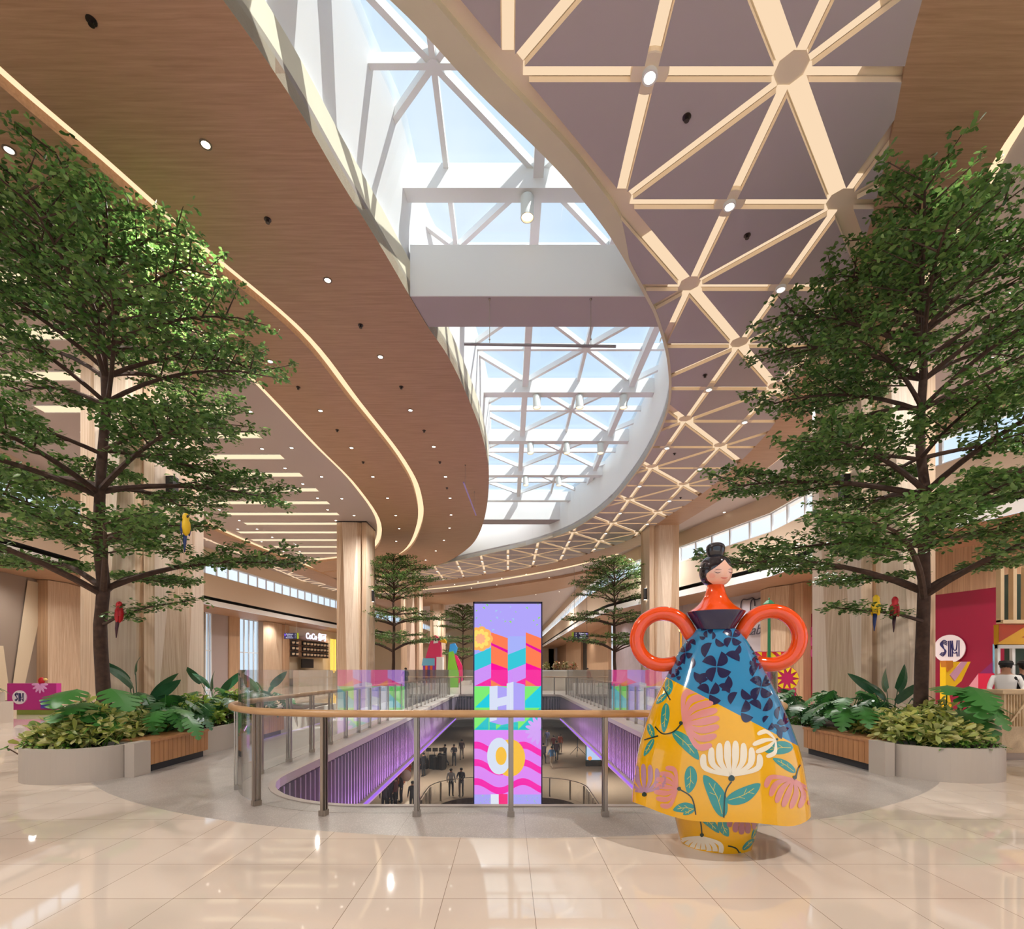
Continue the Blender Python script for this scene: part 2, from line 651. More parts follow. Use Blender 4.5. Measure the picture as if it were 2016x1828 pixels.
# ------------------------------------------------------------------ skylight well
ZG = 11.65
mb = MB()
n = len(edgeAh)
for i in range(n - 1):
    a, b = edgeAh[i], edgeAh[i + 1]
    mb.add([(a.x, a.y, H), (b.x, b.y, H), (b.x, b.y, 10.15), (a.x, a.y, 10.15)], [(0, 1, 2, 3)], M_cream)
struct('wall_skylight_rim', mb, smooth=True)
mb = MB()
for i in range(n - 1):
    a, b = edgeAh[i] + Vector((-.1, 0)), edgeAh[i + 1] + Vector((-.1, 0))
    lean = lambda p: p + Vector((.6 if p.y < 9.3 else (.6 - .4 * (p.y - 9.3) / 2 if p.y < 11.3 else .2), 0))
    a2, b2 = lean(a), lean(b)
    mb.add([(a.x, a.y, 10.15), (b.x, b.y, 10.15), (b2.x, b2.y, ZG + .2), (a2.x, a2.y, ZG + .2)], [(0, 1, 2, 3)], M_white)
    c, d = edgeAh[i], edgeAh[i + 1]
    mb.add([(c.x, c.y, 10.15), (d.x, d.y, 10.15), (b.x, b.y, 10.15), (a.x, a.y, 10.15)], [(0, 1, 2, 3)], M_white)
for i in range(len(edgeC) - 1):
    a, b = edgeC[i], edgeC[i + 1]
    mb.add([(a.x, a.y, H), (b.x, b.y, H), (b.x, b.y, ZG + .2), (a.x, a.y, ZG + .2)], [(3, 2, 1, 0)], M_white)
struct('wall_skylight_well', mb, smooth=True)
mb = MB()
mb.prism(clip_convex(hole, [(-6, 10.72), (6, 10.72), (6, 11.66), (-6, 11.66)]), H + .02, 10.5, M_mauve)
mb.prism(clip_convex(hole, [(-6, 10.70), (6, 10.70), (6, 10.718), (-6, 10.718)]), H + .02, 10.5, M_white)
struct('ceiling_bulkhead', mb)
mb = MB()
mb.box((-6, 29.5, 10.25), (6, 30.4, 12), M_mauve)
mb.box((-6, 29.48, 10.27), (6, 29.498, 12), M_white)
struct('ceiling_bulkhead', mb)
mb = MB(); mb.box((-9, 30.4, ZG), (6, 40.5, ZG + .04), mat_glass('added_daylight_frost', (.9, .95, 1), .3, .1, .93, (.97, .98, 1))); struct('added_daylight_panel', mb)  # translucent lid added so daylight brightens the far end of the well
mb = MB(); mb.box((-14, -2, ZG + .2), (-3.6, 5.6, ZG + .3), M_white); struct('ceiling_lid', mb)
# glazing
mb = MB(); mb.box((-9, 2, ZG), (6.5, 30, ZG + .03)); struct('skylight_glazing', mb, mat_glass('skylight_glass', (.87, .925, .97), .5, .02))
fr = thing('skylight_frame', 'white steel skylight grid of beams and diagonal glazing bars overhead', 'skylight frame', (0, 0, 11))
def add_beam(nm, a, b, w, h):
    m_ = MB(); m_.beam((a[0], a[1], a[2] - 11), (b[0], b[1], b[2] - 11), w, h)
    m_.build(nm, M_white, fr)
BX = [-6.7, -3.05, .6, 4.25, 7.9]
BY = [2.8, 6.5, 10.2, 13.9, 17.6, 21.3, 25, 28.7]
for y in BY[1:]:
    add_beam('cross_beam', (-6, y, 11.32), (5.6, y, 11.32), .32, .5)
for x in BX[1:4]:
    add_beam('long_beam', (x, 3 if x > -3 else 11, 11.42), (x, 29.4, 11.42), .2, .3)
for y0, y1 in zip(BY, BY[1:]):
    for x0, x1 in zip(BX[:-1], BX[1:]):
        cx, cyy = (x0 + x1) / 2, (y0 + y1) / 2
        if not any(inside((cx + dx, cyy + dy), hole) for dx in (-1.2, 0, 1.2) for dy in (-1.2, 0, 1.2)):
            continue
        m_ = MB()
        for q_, (tx, ty) in enumerate(((x0, y0), (x1, y0), (x0, y1), (x1, y1), (cx, y0), (cx, y1), (x0, cyy), (x1, cyy))):
            m_.beam((cx, cyy, .55), (tx, ty, .55), .1, .16 + .004 * q_)
        m_.lathe([(.0, .455), (.11, .455), (.11, .64), (.0, .64)], (cx, cyy, 0), n=12)
        m_.build('glazing_bar', M_white, fr)

# ------------------------------------------------------------------ floors
def mat_floor():
    m = bpy.data.materials.new('floor_stone')
    m.use_nodes = True
    nt = m.node_tree
    L = nt.links.new
    N = nt.nodes.new
    b = nt.nodes['Principled BSDF']
    g = N('ShaderNodeNewGeometry')
    mp = N('ShaderNodeMapping')
    mp.inputs['Location'].default_value = (-.17, -3.44, 0)
    br = N('ShaderNodeTexBrick')
    br.offset = 0
    br.squash = 1
    br.inputs['Scale'].default_value = 1
    br.inputs['Brick Width'].default_value = .61
    br.inputs['Row Height'].default_value = .61
    br.inputs['Mortar Size'].default_value = .0022
    br.inputs['Mortar Smooth'].default_value = .1
    br.inputs['Color1'].default_value = C('#e0d1c1')
    br.inputs['Color2'].default_value = C('#dbcbba')
    br.inputs['Mortar'].default_value = C('#8d7b68')
    nz = N('ShaderNodeTexNoise')
    nz.inputs['Scale'].default_value = 1.4
    nz.inputs['Detail'].default_value = 5
    mr = N('ShaderNodeMapRange')
    mr.inputs['To Min'].default_value = .93
    mr.inputs['To Max'].default_value = 1.07
    mx = N('ShaderNodeMix'); mx.data_type = 'RGBA'; mx.blend_type = 'MULTIPLY'; mx.inputs[0].default_value = 1
    L(g.outputs['Position'], mp.inputs['Vector'])
    L(mp.outputs['Vector'], br.inputs['Vector'])
    L(g.outputs['Position'], nz.inputs['Vector'])
    L(nz.outputs['Fac'], mr.inputs['Value'])
    L(br.outputs['Color'], mx.inputs[6])
    L(mr.outputs['Result'], mx.inputs[7])
    L(mx.outputs[2], b.inputs['Base Color'])
    b.inputs['Roughness'].default_value = .035
    b.inputs['IOR'].default_value = 1.75
    return m
M_floor = mat_floor()
def mat_terrazzo():
    m = bpy.data.materials.new('terrazzo')
    m.use_nodes = True
    nt = m.node_tree
    L = nt.links.new
    N = nt.nodes.new
    b = nt.nodes['Principled BSDF']
    g = N('ShaderNodeNewGeometry')
    vo = N('ShaderNodeTexVoronoi'); vo.inputs['Scale'].default_value = 60
    r = N('ShaderNodeValToRGB')
    r.color_ramp.elements[0].position = .05; r.color_ramp.elements[0].color = C('#cdc5bd')
    r.color_ramp.elements[1].position = .45; r.color_ramp.elements[1].color = C('#aba29a')
    nz = N('ShaderNodeTexNoise'); nz.inputs['Scale'].default_value = 5; nz.inputs['Detail'].default_value = 8
    mr = N('ShaderNodeMapRange'); mr.inputs['To Min'].default_value = .85; mr.inputs['To Max'].default_value = 1.15
    mx = N('ShaderNodeMix'); mx.data_type = 'RGBA'; mx.blend_type = 'MULTIPLY'; mx.inputs[0].default_value = 1
    mp = N('ShaderNodeMapping'); mp.inputs['Location'].default_value = (-.17, -3.44, 0)
    br = N('ShaderNodeTexBrick'); br.offset = 0
    br.inputs['Scale'].default_value = 1; br.inputs['Brick Width'].default_value = 1.22; br.inputs['Row Height'].default_value = 1.22
    br.inputs['Mortar Size'].default_value = .0025
    br.inputs['Color1'].default_value = (1, 1, 1, 1); br.inputs['Color2'].default_value = (.97, .97, .97, 1); br.inputs['Mortar'].default_value = (.6, .56, .52, 1)
    m2 = N('ShaderNodeMix'); m2.data_type = 'RGBA'; m2.blend_type = 'MULTIPLY'; m2.inputs[0].default_value = 1
    L(g.outputs['Position'], vo.inputs['Vector']); L(g.outputs['Position'], nz.inputs['Vector'])
    L(g.outputs['Position'], mp.inputs['Vector']); L(mp.outputs['Vector'], br.inputs['Vector'])
    L(vo.outputs['Distance'], r.inputs['Fac']); L(nz.outputs['Fac'], mr.inputs['Value'])
    L(r.outputs['Color'], mx.inputs[6]); L(mr.outputs['Result'], mx.inputs[7])
    L(mx.outputs[2], m2.inputs[6]); L(br.outputs['Color'], m2.inputs[7])
    L(m2.outputs[2], b.inputs['Base Color'])
    b.inputs['Roughness'].default_value = .3
    return m
M_terr = mat_terrazzo()

def rrect(x0, x1, y0, y1, r0, r1, n=10):
    """rounded rectangle, radius r0 at the y0 end and r1 at the y1 end, counter-clockwise"""
    out = []
    for (cx, cy_, r, a0) in ((x1 - r0, y0 + r0, r0, -90), (x1 - r1, y1 - r1, r1, 0), (x0 + r1, y1 - r1, r1, 90), (x0 + r0, y0 + r0, r0, 180)):
        for k in range(n + 1):
            a = math.radians(a0 + 90 * k / n)
            out.append((cx + r * math.cos(a), cy_ + r * math.sin(a)))
    return out
GX, GY0, GY1 = 3.68, 5.4, 32.4
opening = rrect(-GX + .34, GX - .34, GY0 + .34, GY1 - .3, 1.72, .8)
circ = []
for k in range(49):
    a = math.radians(225 + 90 * k / 48)
    circ.append((.1 + 8.55 * math.cos(a), 13.23 + 8.55 * math.sin(a)))
terr = circ + [(5.9, 60), (-5.7, 60)]
mb = MB(); mb.prism([(-26, -6), (18, -6), (18, 104), (-26, 104)], -.3, 0, M_floor, holes=[terr], bottom=False); struct('floor', mb)
mb = MB(); mb.prism(terr, -.3, 0, M_terr, holes=[opening], bottom=False); struct('floor_terrazzo', mb)

# fascia of the opening, with its slats and a light line underneath
M_fas = mat('fascia_backing', '#574a52', .5)
M_slat = mat('fascia_slat', '#8b7a86', .35)
mb = MB()
n = len(opening)
for i in range(n):
    a, b = opening[i], opening[(i + 1) % n]
    mb.add([(a[0], a[1], -.12), (b[0], b[1], -.12), (b[0], b[1], -1.42), (a[0], a[1], -1.42)], [(0, 1, 2, 3)], M_fas)
struct('wall_opening_fascia', mb)
def along(poly, step, closed=True):
    pts, acc = [], 0.0
    k = len(poly)
    for i in range(k if closed else k - 1):
        a, b = Vector(poly[i][:2]), Vector(poly[(i + 1) % k][:2])
        l = (b - a).length
        if l < 1e-9: continue
        t = (b - a) / l
        while acc <= l:
            pts.append((a + t * acc, t))
            acc += step
        acc -= l
    return pts
mb = MB()
for (p, t) in along(opening, .2):
    mb.cbox((p.x - t.y * .03, p.y + t.x * .03, -.77), (.05, .07, 1.24), None, math.atan2(t.y, t.x))
tag(mb.build('slat_cladding', M_slat), 'vertical mauve slats lining the rim of the floor opening', 'slat cladding', kind='stuff')
mb = MB()
o2 = [(p[0] * .985, GY0 + (p[1] - GY0) * .998 + .03) for p in opening]
mb.prism(opening, -.12, 0.012, mat('curb_stone', '#b3a49a', .35), holes=[rrect(-GX + .42, GX - .42, GY0 + .42, GY1 - .38, 1.66, .74)])
mb.prism(opening, -1.56, -1.42, mat('curb_stone'), holes=[rrect(-GX + .46, GX - .46, GY0 + .46, GY1 - .42, 1.66, .74)])
struct('trim_opening', mb)
M_led = mat_emit('violet_light', '#a870f0', 1.1)
for s in (-1, 1):
    mb = MB(); mb.box((min(s * 3.20, s * 3.17), 8, -1.47), (max(s * 3.20, s * 3.17), 31, -1.415), M_led)
    tag(mb.build('light_strip'), 'thin violet light line under the %s rim of the floor opening' % ('left' if s < 0 else 'right'), 'light strip')
    a = lamp_area('violet_wash', (s * 2.92, 15.0, -1.5), (0, math.radians(-150 * s), 0), .1, 16, 85, (.62, .28, 1.0))
    a = lamp_area('violet_wash', (s * 2.7, 19.0, -1.1), (0, math.radians(-105 * s), 0), .1, 14, 34, (.85, .4, 1.0))

# ------------------------------------------------------------------ lower level
LZ = -6.0
mb = MB()
lowhole = rrect(-3.9, 3.9, 12, 30, 1.2, 2.2)
M_floor2 = mat('lower_floor_stone', '#b9a28a', .12, noise=.05, nscale=1.5)
mb.prism([(-13, 2), (13, 2), (13, 75), (-13, 75)], LZ - .3, LZ, M_floor2, holes=[lowhole]); struct('floor_lower', mb)
mb = MB()
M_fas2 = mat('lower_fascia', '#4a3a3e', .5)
for i in range(len(lowhole)):
    a, b = lowhole[i], lowhole[(i + 1) % len(lowhole)]
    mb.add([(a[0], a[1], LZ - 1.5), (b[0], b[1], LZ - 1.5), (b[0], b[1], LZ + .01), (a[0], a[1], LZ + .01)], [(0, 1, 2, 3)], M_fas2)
struct('wall_lower_fascia', mb)
mb = MB(); mb.box((-13, 2, -12.2), (13, 75, -12), M_floor2); struct('floor_basement', mb)
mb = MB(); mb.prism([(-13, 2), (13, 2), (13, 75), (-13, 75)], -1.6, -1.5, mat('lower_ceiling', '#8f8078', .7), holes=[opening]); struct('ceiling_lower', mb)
mb = MB()
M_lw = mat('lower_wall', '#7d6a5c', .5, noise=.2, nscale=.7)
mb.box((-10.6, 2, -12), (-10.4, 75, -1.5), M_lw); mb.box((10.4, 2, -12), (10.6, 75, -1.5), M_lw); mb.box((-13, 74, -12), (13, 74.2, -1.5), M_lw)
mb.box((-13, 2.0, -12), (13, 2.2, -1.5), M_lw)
struct('wall_lower', mb)
for (x, y) in [(-6, 20), (6, 20), (-6, 33), (6, 33), (0, 38), (-5, 48), (5, 48), (0, 60)]:
    lamp_spot('ceiling_lamp', (x, y, -1.7), 1300, WARM, 140)

# ------------------------------------------------------------------ upper facades
def facade(name, line, zs, inner):
    """line: plan polyline. plaster mass with a clerestory above, a dark air slot and a lip at its foot, frontage set back"""
    sgn = 1 if inner == 'right' else -1
    pl = [Vector(p) for p in line]
    back = [p + Vector((sgn * .5, 0)) for p in pl]
    far = [p + Vector((sgn * 3.2, 0)) for p in pl]
    m = MB()
    def strip(a, z0, z1, mt, e=0.0):
        for i in range(len(a) - 1):
            p, q = a[i] - Vector((sgn * e, 0)), a[i + 1] - Vector((sgn * e, 0))
            m.add([(p.x, p.y, z0), (q.x, q.y, z0), (q.x, q.y, z1), (p.x, p.y, z1)], [(0, 1, 2, 3)], mt)
    strip(pl, 6.42, 7.9, M_wall)
    strip(pl, 8.8, HB, M_wall)
    strip(back, 6.2, 6.45, M_slot)
    strip(pl, 5.85, 6.2, M_white, .05)
    for i in range(len(pl) - 1):
        for (z, a, b, mt) in ((6.2, pl, back, M_white), (6.42, pl, back, M_slot), (7.9, pl, back, M_white), (8.8, pl, back, M_white), (5.85, pl, far, M_woodc)):
            m.add([(a[i].x, a[i].y, z), (a[i + 1].x, a[i + 1].y, z), (b[i + 1].x, b[i + 1].y, z), (b[i].x, b[i].y, z)], [(0, 1, 2, 3)], mt)
    o = struct(name, m)
    return pl, far
LF = [(-17.5, -5), (-18, 12), (-19.2, 24), (-19.9, 33.5), (-19, 43), (-17.8, 52.8), (-15.5, 66), (-13, 80), (-12, 104)]
RF = [(15.2, -5), (14.6, 12), (12.2, 19.7), (12.1, 23.5), (10.1, 30), (8.6, 33.4), (7.4, 38), (6.9, 43.7), (6.5, 104)]
pl, farL = facade('wall_left', LF, 6.2, 'left')
pr, farR = facade('wall_right', RF, 6.2, 'right')
# lamps under the frontage soffits
for (x, y) in [(-20.0, 8), (-20.6, 22), (-21.4, 34), (-20.5, 45), (-19.2, 56), (16.6, 8), (15.6, 15), (13.8, 22), (12.2, 29), (10.2, 36), (8.6, 44), (8.3, 58)]:
    lamp_spot('soffit_lamp', (x, y, 5.7), 330, WARM, 160)
# clerestory windows
M_wing = mat_glass('window_glass', (.97, .99, 1), .35)
M_frame = mat('window_frame_white', '#e8ecf0', .4)
def clerestory(line, sgn, n0):
    k = 0
    for i in range(len(line) - 1):
        a, b = Vector(line[i]), Vector(line[i + 1])
        l = (b - a).length
        t = (b - a) / l
        cnt = max(1, round(l / 1.25))
        e = Vector((sgn * .12, 0))
        w = MB()
        g = MB()
        for j in range(cnt + 1):
            p = a + t * l * j / cnt + e
            w.cbox((p.x, p.y, 8.35), (.1, .08, .9), M_frame, math.atan2(t.y, t.x))
            if j < cnt and j % 6 == 5 and cnt > 8:
                pass
        for z in (7.93, 8.77):
            w.beam((a.x + e.x, a.y, z), (b.x + e.x, b.y, z), .08, .06, M_frame)
        p, q = a + e, b + e
        g.add([(p.x, p.y, 7.9), (q.x, q.y, 7.9), (q.x, q.y, 8.8), (p.x, p.y, 8.8)], [(0, 1, 2, 3)], M_wing)
        o = struct('window_%d' % (n0 + i), w)
        g.build('pane', None, o)
clerestory(LF, -1, 1)
clerestory(RF, 1, 20)
# ------------------------------------------------------------------ linear lights in the left white ceiling
M_lin = mat_emit('linear_diffuser', '#ffe6bf', 1.15)
k = 0
for i in range(18):
    y = 6.9 + 1.76 * i
    x1 = -8.55 - (0.12 * max(0, i - 9)); x0 = -14.5 - (.1 * i if i > 12 else 0)
    if i > 14: x0 += .7 * (i - 14)
    t = thing('linear_ceiling_light', 'long warm recessed linear light in the left white ceiling', 'ceiling light', ((x0 + x1) / 2, y, HB), 0, 'linear lights in the left white ceiling')
    m_ = MB(); w = (x1 - x0) / 2
    for (a, b) in (((-w - .02, -.24, -.02), (w + .02, -.2, .0)), ((-w - .02, .2, -.02), (w + .02, .24, .0))):
        m_.box(a, b)
    m_.build('trim_ring', M_white, t)
    m_ = MB(); m_.box((-w, -.2, -.012), (w, .2, .0)); m_.build('diffuser', M_lin, t)

# ------------------------------------------------------------------ recessed downlights and sprinklers
def at_ceiling(px, py, D=7.85):
    Y = D * 1000 / (1318 - py)
    return ((px - 1000) * Y / 1000, Y)
M_ring = mat('lamp_ring', '#6b5a4c', .4)
proto = None
def downlight(x, y, z, label, group, r=.085):
    global proto
    if proto is None:
        t = thing('recessed_downlight', label, 'downlight', (x, y, z), 0, group)
        a = MB(); a.lathe([(.085, 0), (.085, -.012), (.062, -.012), (.058, 0)], m=M_ring, n=20, cap=False); a.build('ring', None, t)
        a = MB(); a.lathe([(.058, -.008), (.058, -.002)], m=M_lamp, n=20); a.build('lens', None, t)
        proto = t
        return t
    t = dup(proto)
    t.location = (x, y, z)
    t['label'] = label
    t['group'] = group
    return t
rows = [
    ('recessed round downlight in the wood ceiling band beside the skylight', 'downlights in the inner wood band', H, 7.85,
     [(405, 284), (645, 551), (749, 702), (808, 807), (854, 879), (877, 938), (886, 980), (888, 1013), (885, 1039), (874, 1063), (858, 1084), (838, 1102)]),
    ('recessed round downlight in the wood ceiling band between the two coves', 'downlights in the outer wood band', H, 7.85,
     [(18, 295), (360, 557), (532, 711), (631, 808), (692, 881), (734, 938), (763, 980), (779, 1014), (786, 1040), (780, 1065)]),
    ('recessed round downlight in the left white ceiling near the cove', 'downlights in the left white ceiling', HB, 8.07,
     [(493, 810), (574, 881), (633, 938), (673, 981), (697, 1014), (516, 883), (561, 921), (596, 952), (625, 980), (645, 1003), (661, 1024), (432, 1003), (471, 1024), (506, 1041),
      (536, 1057), (565, 1072), (590, 1085), (613, 1097), (409, 1013), (468, 1041), (515, 1066), (558, 1085), (594, 1103), (629, 1118), (545, 1101), (585, 1116), (619, 1130), (649, 1141)]),
    ('recessed round downlight in the white ceiling above the right clerestory', 'downlights in the right white ceiling', HB, 8.07,
     [(1491, 972), (1426, 1008), (1366, 1040), (1990, 470)]),
    ('tiny recessed downlight in the far ceiling above the tall screen', 'downlights in the far ceiling', HB, 8.07,
     [(1143, 1110), (1087, 1121), (1036, 1130), (988, 1138), (941, 1145), (895, 1150), (1137, 1127), (1081, 1136), (1028, 1145), (978, 1151), (928, 1157), (881, 1162),
      (1110, 1147), (1061, 1155), (1011, 1161), (967, 1166), (926, 1169), (889, 1172), (851, 1174), (1101, 1164), (1055, 1170), (1010, 1175), (967, 1179)])]
for (lab, grp, z, D, pts) in rows:
    for (px, py) in pts:
        x, y = at_ceiling(px, py, D)
        downlight(x, y, z, lab, grp)
M_spr = mat('sprinkler_metal', '#3a302c', .35, .6)
sp = None
for (px, py) in [(180, 40), (527, 432), (710, 640), (790, 761), (587, 762), (835, 847), (664, 846), (866, 909), (715, 909), (880, 960), (1352, 230), (1471, 463), (1557, 608), (1388, 738), (1328, 892), (1340, 979)]:
    x, y = at_ceiling(px, py)
    if sp is None:
        a = MB(); a.lathe([(.06, 0), (.06, -.01), (.025, -.015), (.02, -.05), (.035, -.052), (.035, -.06)], n=14)
        sp = tag(a.build('ceiling_sprinkler', M_spr), 'small dark sprinkler head dotting the wood and panelled ceiling', 'sprinkler', 'sprinkler heads on the ceiling')
        sp.location = (x, y, H)
    else:
        c = sp.copy(); COL.objects.link(c); c.location = (x, y, H)

# coffer downlights on the crossings
M_plate = mat('light_plate', '#e6cdb0', .5)
cp = None
for i in range(-9, 6):
    for j in range(-6, 25):
        if (i + j) % 2 == 0: continue
        p = nd(i, j)
        if not inside(p, ribbon) or near_edge(p, .45): continue
        if cp is None:
            cp = thing('coffer_downlight', 'round spotlight plate at a crossing of the lit ceiling channels', 'spotlight', (p.x, p.y, H), 0, 'spotlights at the coffer crossings')
            a = MB(); a.lathe([(.25, .09), (.25, .012), (.235, .004), (.0, .004)], n=28, cap=False); a.build('plate', M_chan, cp)
            a = MB(); a.lathe([(.1, .02), (.1, -.05), (.075, -.05), (.07, .0)], n=24, cap=False); a.build('lamp_ring', M_white, cp)
            a = MB(); a.lathe([(.07, -.03), (.07, .0)], n=20); a.build('lens', M_lamp, cp)
        else:
            c = dup(cp); c.location = (p.x, p.y, H)

# cylinder pendants under the skylight beams
M_cyl = mat('pendant_body', '#e4e6df', .5)
M_cyll = mat_emit('pendant_lens', '#ffd9a8', 3.0)
cy0 = None
for (x, y, z, s) in [(.39, 10.2, 10.62, 1.0), (1.0, 17.6, 10.62, 1), (2.48, 17.6, 10.62, 1), (4.0, 17.6, 10.62, 1), (.94, 21.3, 10.62, 1), (2.47, 21.3, 10.62, 1), (3.88, 21.3, 10.62, 1), (.88, 25, 10.62, 1), (2.5, 25, 10.62, 1)]:
    if cy0 is None:
        cy0 = thing('cylinder_pendant', 'white cylinder lamp under the nearest skylight cross beam', 'pendant lamp', (x, y, z), 0, 'cylinder lamps under the skylight')
        a = MB(); a.lathe([(.02, .42), (.13, .41), (.135, .4), (.135, 0), (.12, 0), (.115, .05)], n=28, cap=False); a.build('lamp_body', M_cyl, cy0, smooth=40)
        a = MB(); a.lathe([(.115, .03), (.115, .045)], n=24); a.build('lens', M_cyll, cy0)
    else:
        c = dup(cy0); c.location = (x, y, z)
        c['label'] = {17.6: 'white cylinder lamp, one of three under the second skylight beam', 21.3: 'white cylinder lamp, one of three under the third skylight beam', 25: 'white cylinder lamp, one of two under the farthest skylight beam'}[y]

# hung bars
def hung_bar(label, a, b, ztop, rods, r=.028, col='#8c8484'):
    a, b = Vector(a), Vector(b)
    t = thing('hanging_bar', label, 'bar', a)
    m_ = MB(); m_.tube([(0, 0, 0), b - a], r, n=10); m_.build('bar', mat('bar_' + col, col, .4, .3), t)
    for k in rods:
        p = (b - a) * k
        m_ = MB(); m_.tube([p + Vector((0, 0, r)), (p.x, p.y, ztop - a.z)], .007, n=6); m_.ball((p.x, p.y, .1), .02, n=8, k=5); m_.ball((p.x, p.y, ztop - a.z - .01), .03, n=8, k=5)
        m_.build('hanger_wire', M_steel, t)
hung_bar('long thin grey bar hung on two wires below the skylight bulkhead', (-.93, 10.78, 8.46), (2.29, 10.78, 8.41), H + .02, (.168, .835))
hung_bar('slim violet lit bar hung below the inner wood ceiling', (-1.66, 19.0, 8.55), (-1.45, 23.0, 8.55), H, (.12, .85), .03, '#b8a4e6')

# ------------------------------------------------------------------ columns
def column(label, cx, cyy, z1, mirror, w=1.6, d=1.8, group=None, m=None):
    """wood clad column whose faces fold along slanted creases"""
    s = mirror
    # plan points bottom / top, running round the column; the x side facing the aisle is +s
    hw, hd = w / 2, d / 2
    bot = [(-hw, -hd), (-hw * .1, -hd - .4), (hw * .55, -hd), (hw * .62, -hd + .12), (hw * .72, -hd), (hw, -hd + .02), (hw + .2, -hd * .15), (hw, hd), (0, hd + .08), (-hw, hd), (-hw - .08, 0)]
    top = [(-hw, -hd), (-hw * .62, -hd - .04), (hw * .38, -hd), (hw * .62, -hd + .12), (hw * .72, -hd), (hw, -hd + .02), (hw + .03, hd * .45), (hw, hd), (-.3, hd + .08), (-hw, hd), (-hw - .08, .35)]
    m_ = MB()
    n = len(bot)
    vs = [(s * p[0], p[1], 0) for p in bot] + [(s * p[0], p[1], z1) for p in top]
    for i in range(n):
        j = (i + 1) % n
        a, b = ((i, j, j + n), (i, j + n, i + n)) if s > 0 else ((j, i, j + n), (j + n, i, i + n))
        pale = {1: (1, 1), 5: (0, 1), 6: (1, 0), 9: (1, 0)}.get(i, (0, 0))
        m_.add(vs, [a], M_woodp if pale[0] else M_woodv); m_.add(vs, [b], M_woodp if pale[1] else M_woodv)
    m_.add(vs, [tuple(range(n, 2 * n)) if s > 0 else tuple(range(n, 2 * n))[::-1]], M_woodv)
    t = thing('wood_column', label, 'column', (cx, cyy, 0), 0, group)
    t['kind'] = 'structure'
    m_.build('cladding', None, t, merge=True)
    a = MB(); a.box((-w / 2 - .02, -d / 2 - .02, z1), (w / 2 + .02, d / 2 + .02, z1 + .06)); a.build('shadow_gap', M_dark, t)
    return t
names = ['nearest', 'second', 'third', 'fourth']
for k in range(4):
    for s in (-1, 1):
        if s > 0 and k > 1: continue
        column('%s wood clad column with slanted creases on the %s of the floor opening' % (names[k], 'left' if s < 0 else 'right'), s * 8.5, 11.95 + 16.55 * k, HB - .06, -s)
M_sc = mat('sconce_black', '#201e20', .4)
for (x, y, z, lab) in [(-7.6, 11.5, 5.6, 'black box wall light on the near left column'), (7.62, 11.5, 5.65, 'black box wall light on the near right column'), (7.62, 28.2, 5.75, 'black box wall light on the second right column'), (-7.62, 28.6, 5.7, 'black box wall light on the second left column')]:
    t = thing('wall_light', lab, 'wall light', (x, y, z))
    a = MB(); a.cbox((0, 0, 0), (.16, .2, .62)); a.build('lamp_body', M_sc, t)
    a = MB(); a.cbox((0, 0, -.315), (.1, .14, .01)); a.cbox((0, 0, .315), (.1, .14, .01)); a.build('lens', M_lamp, t)

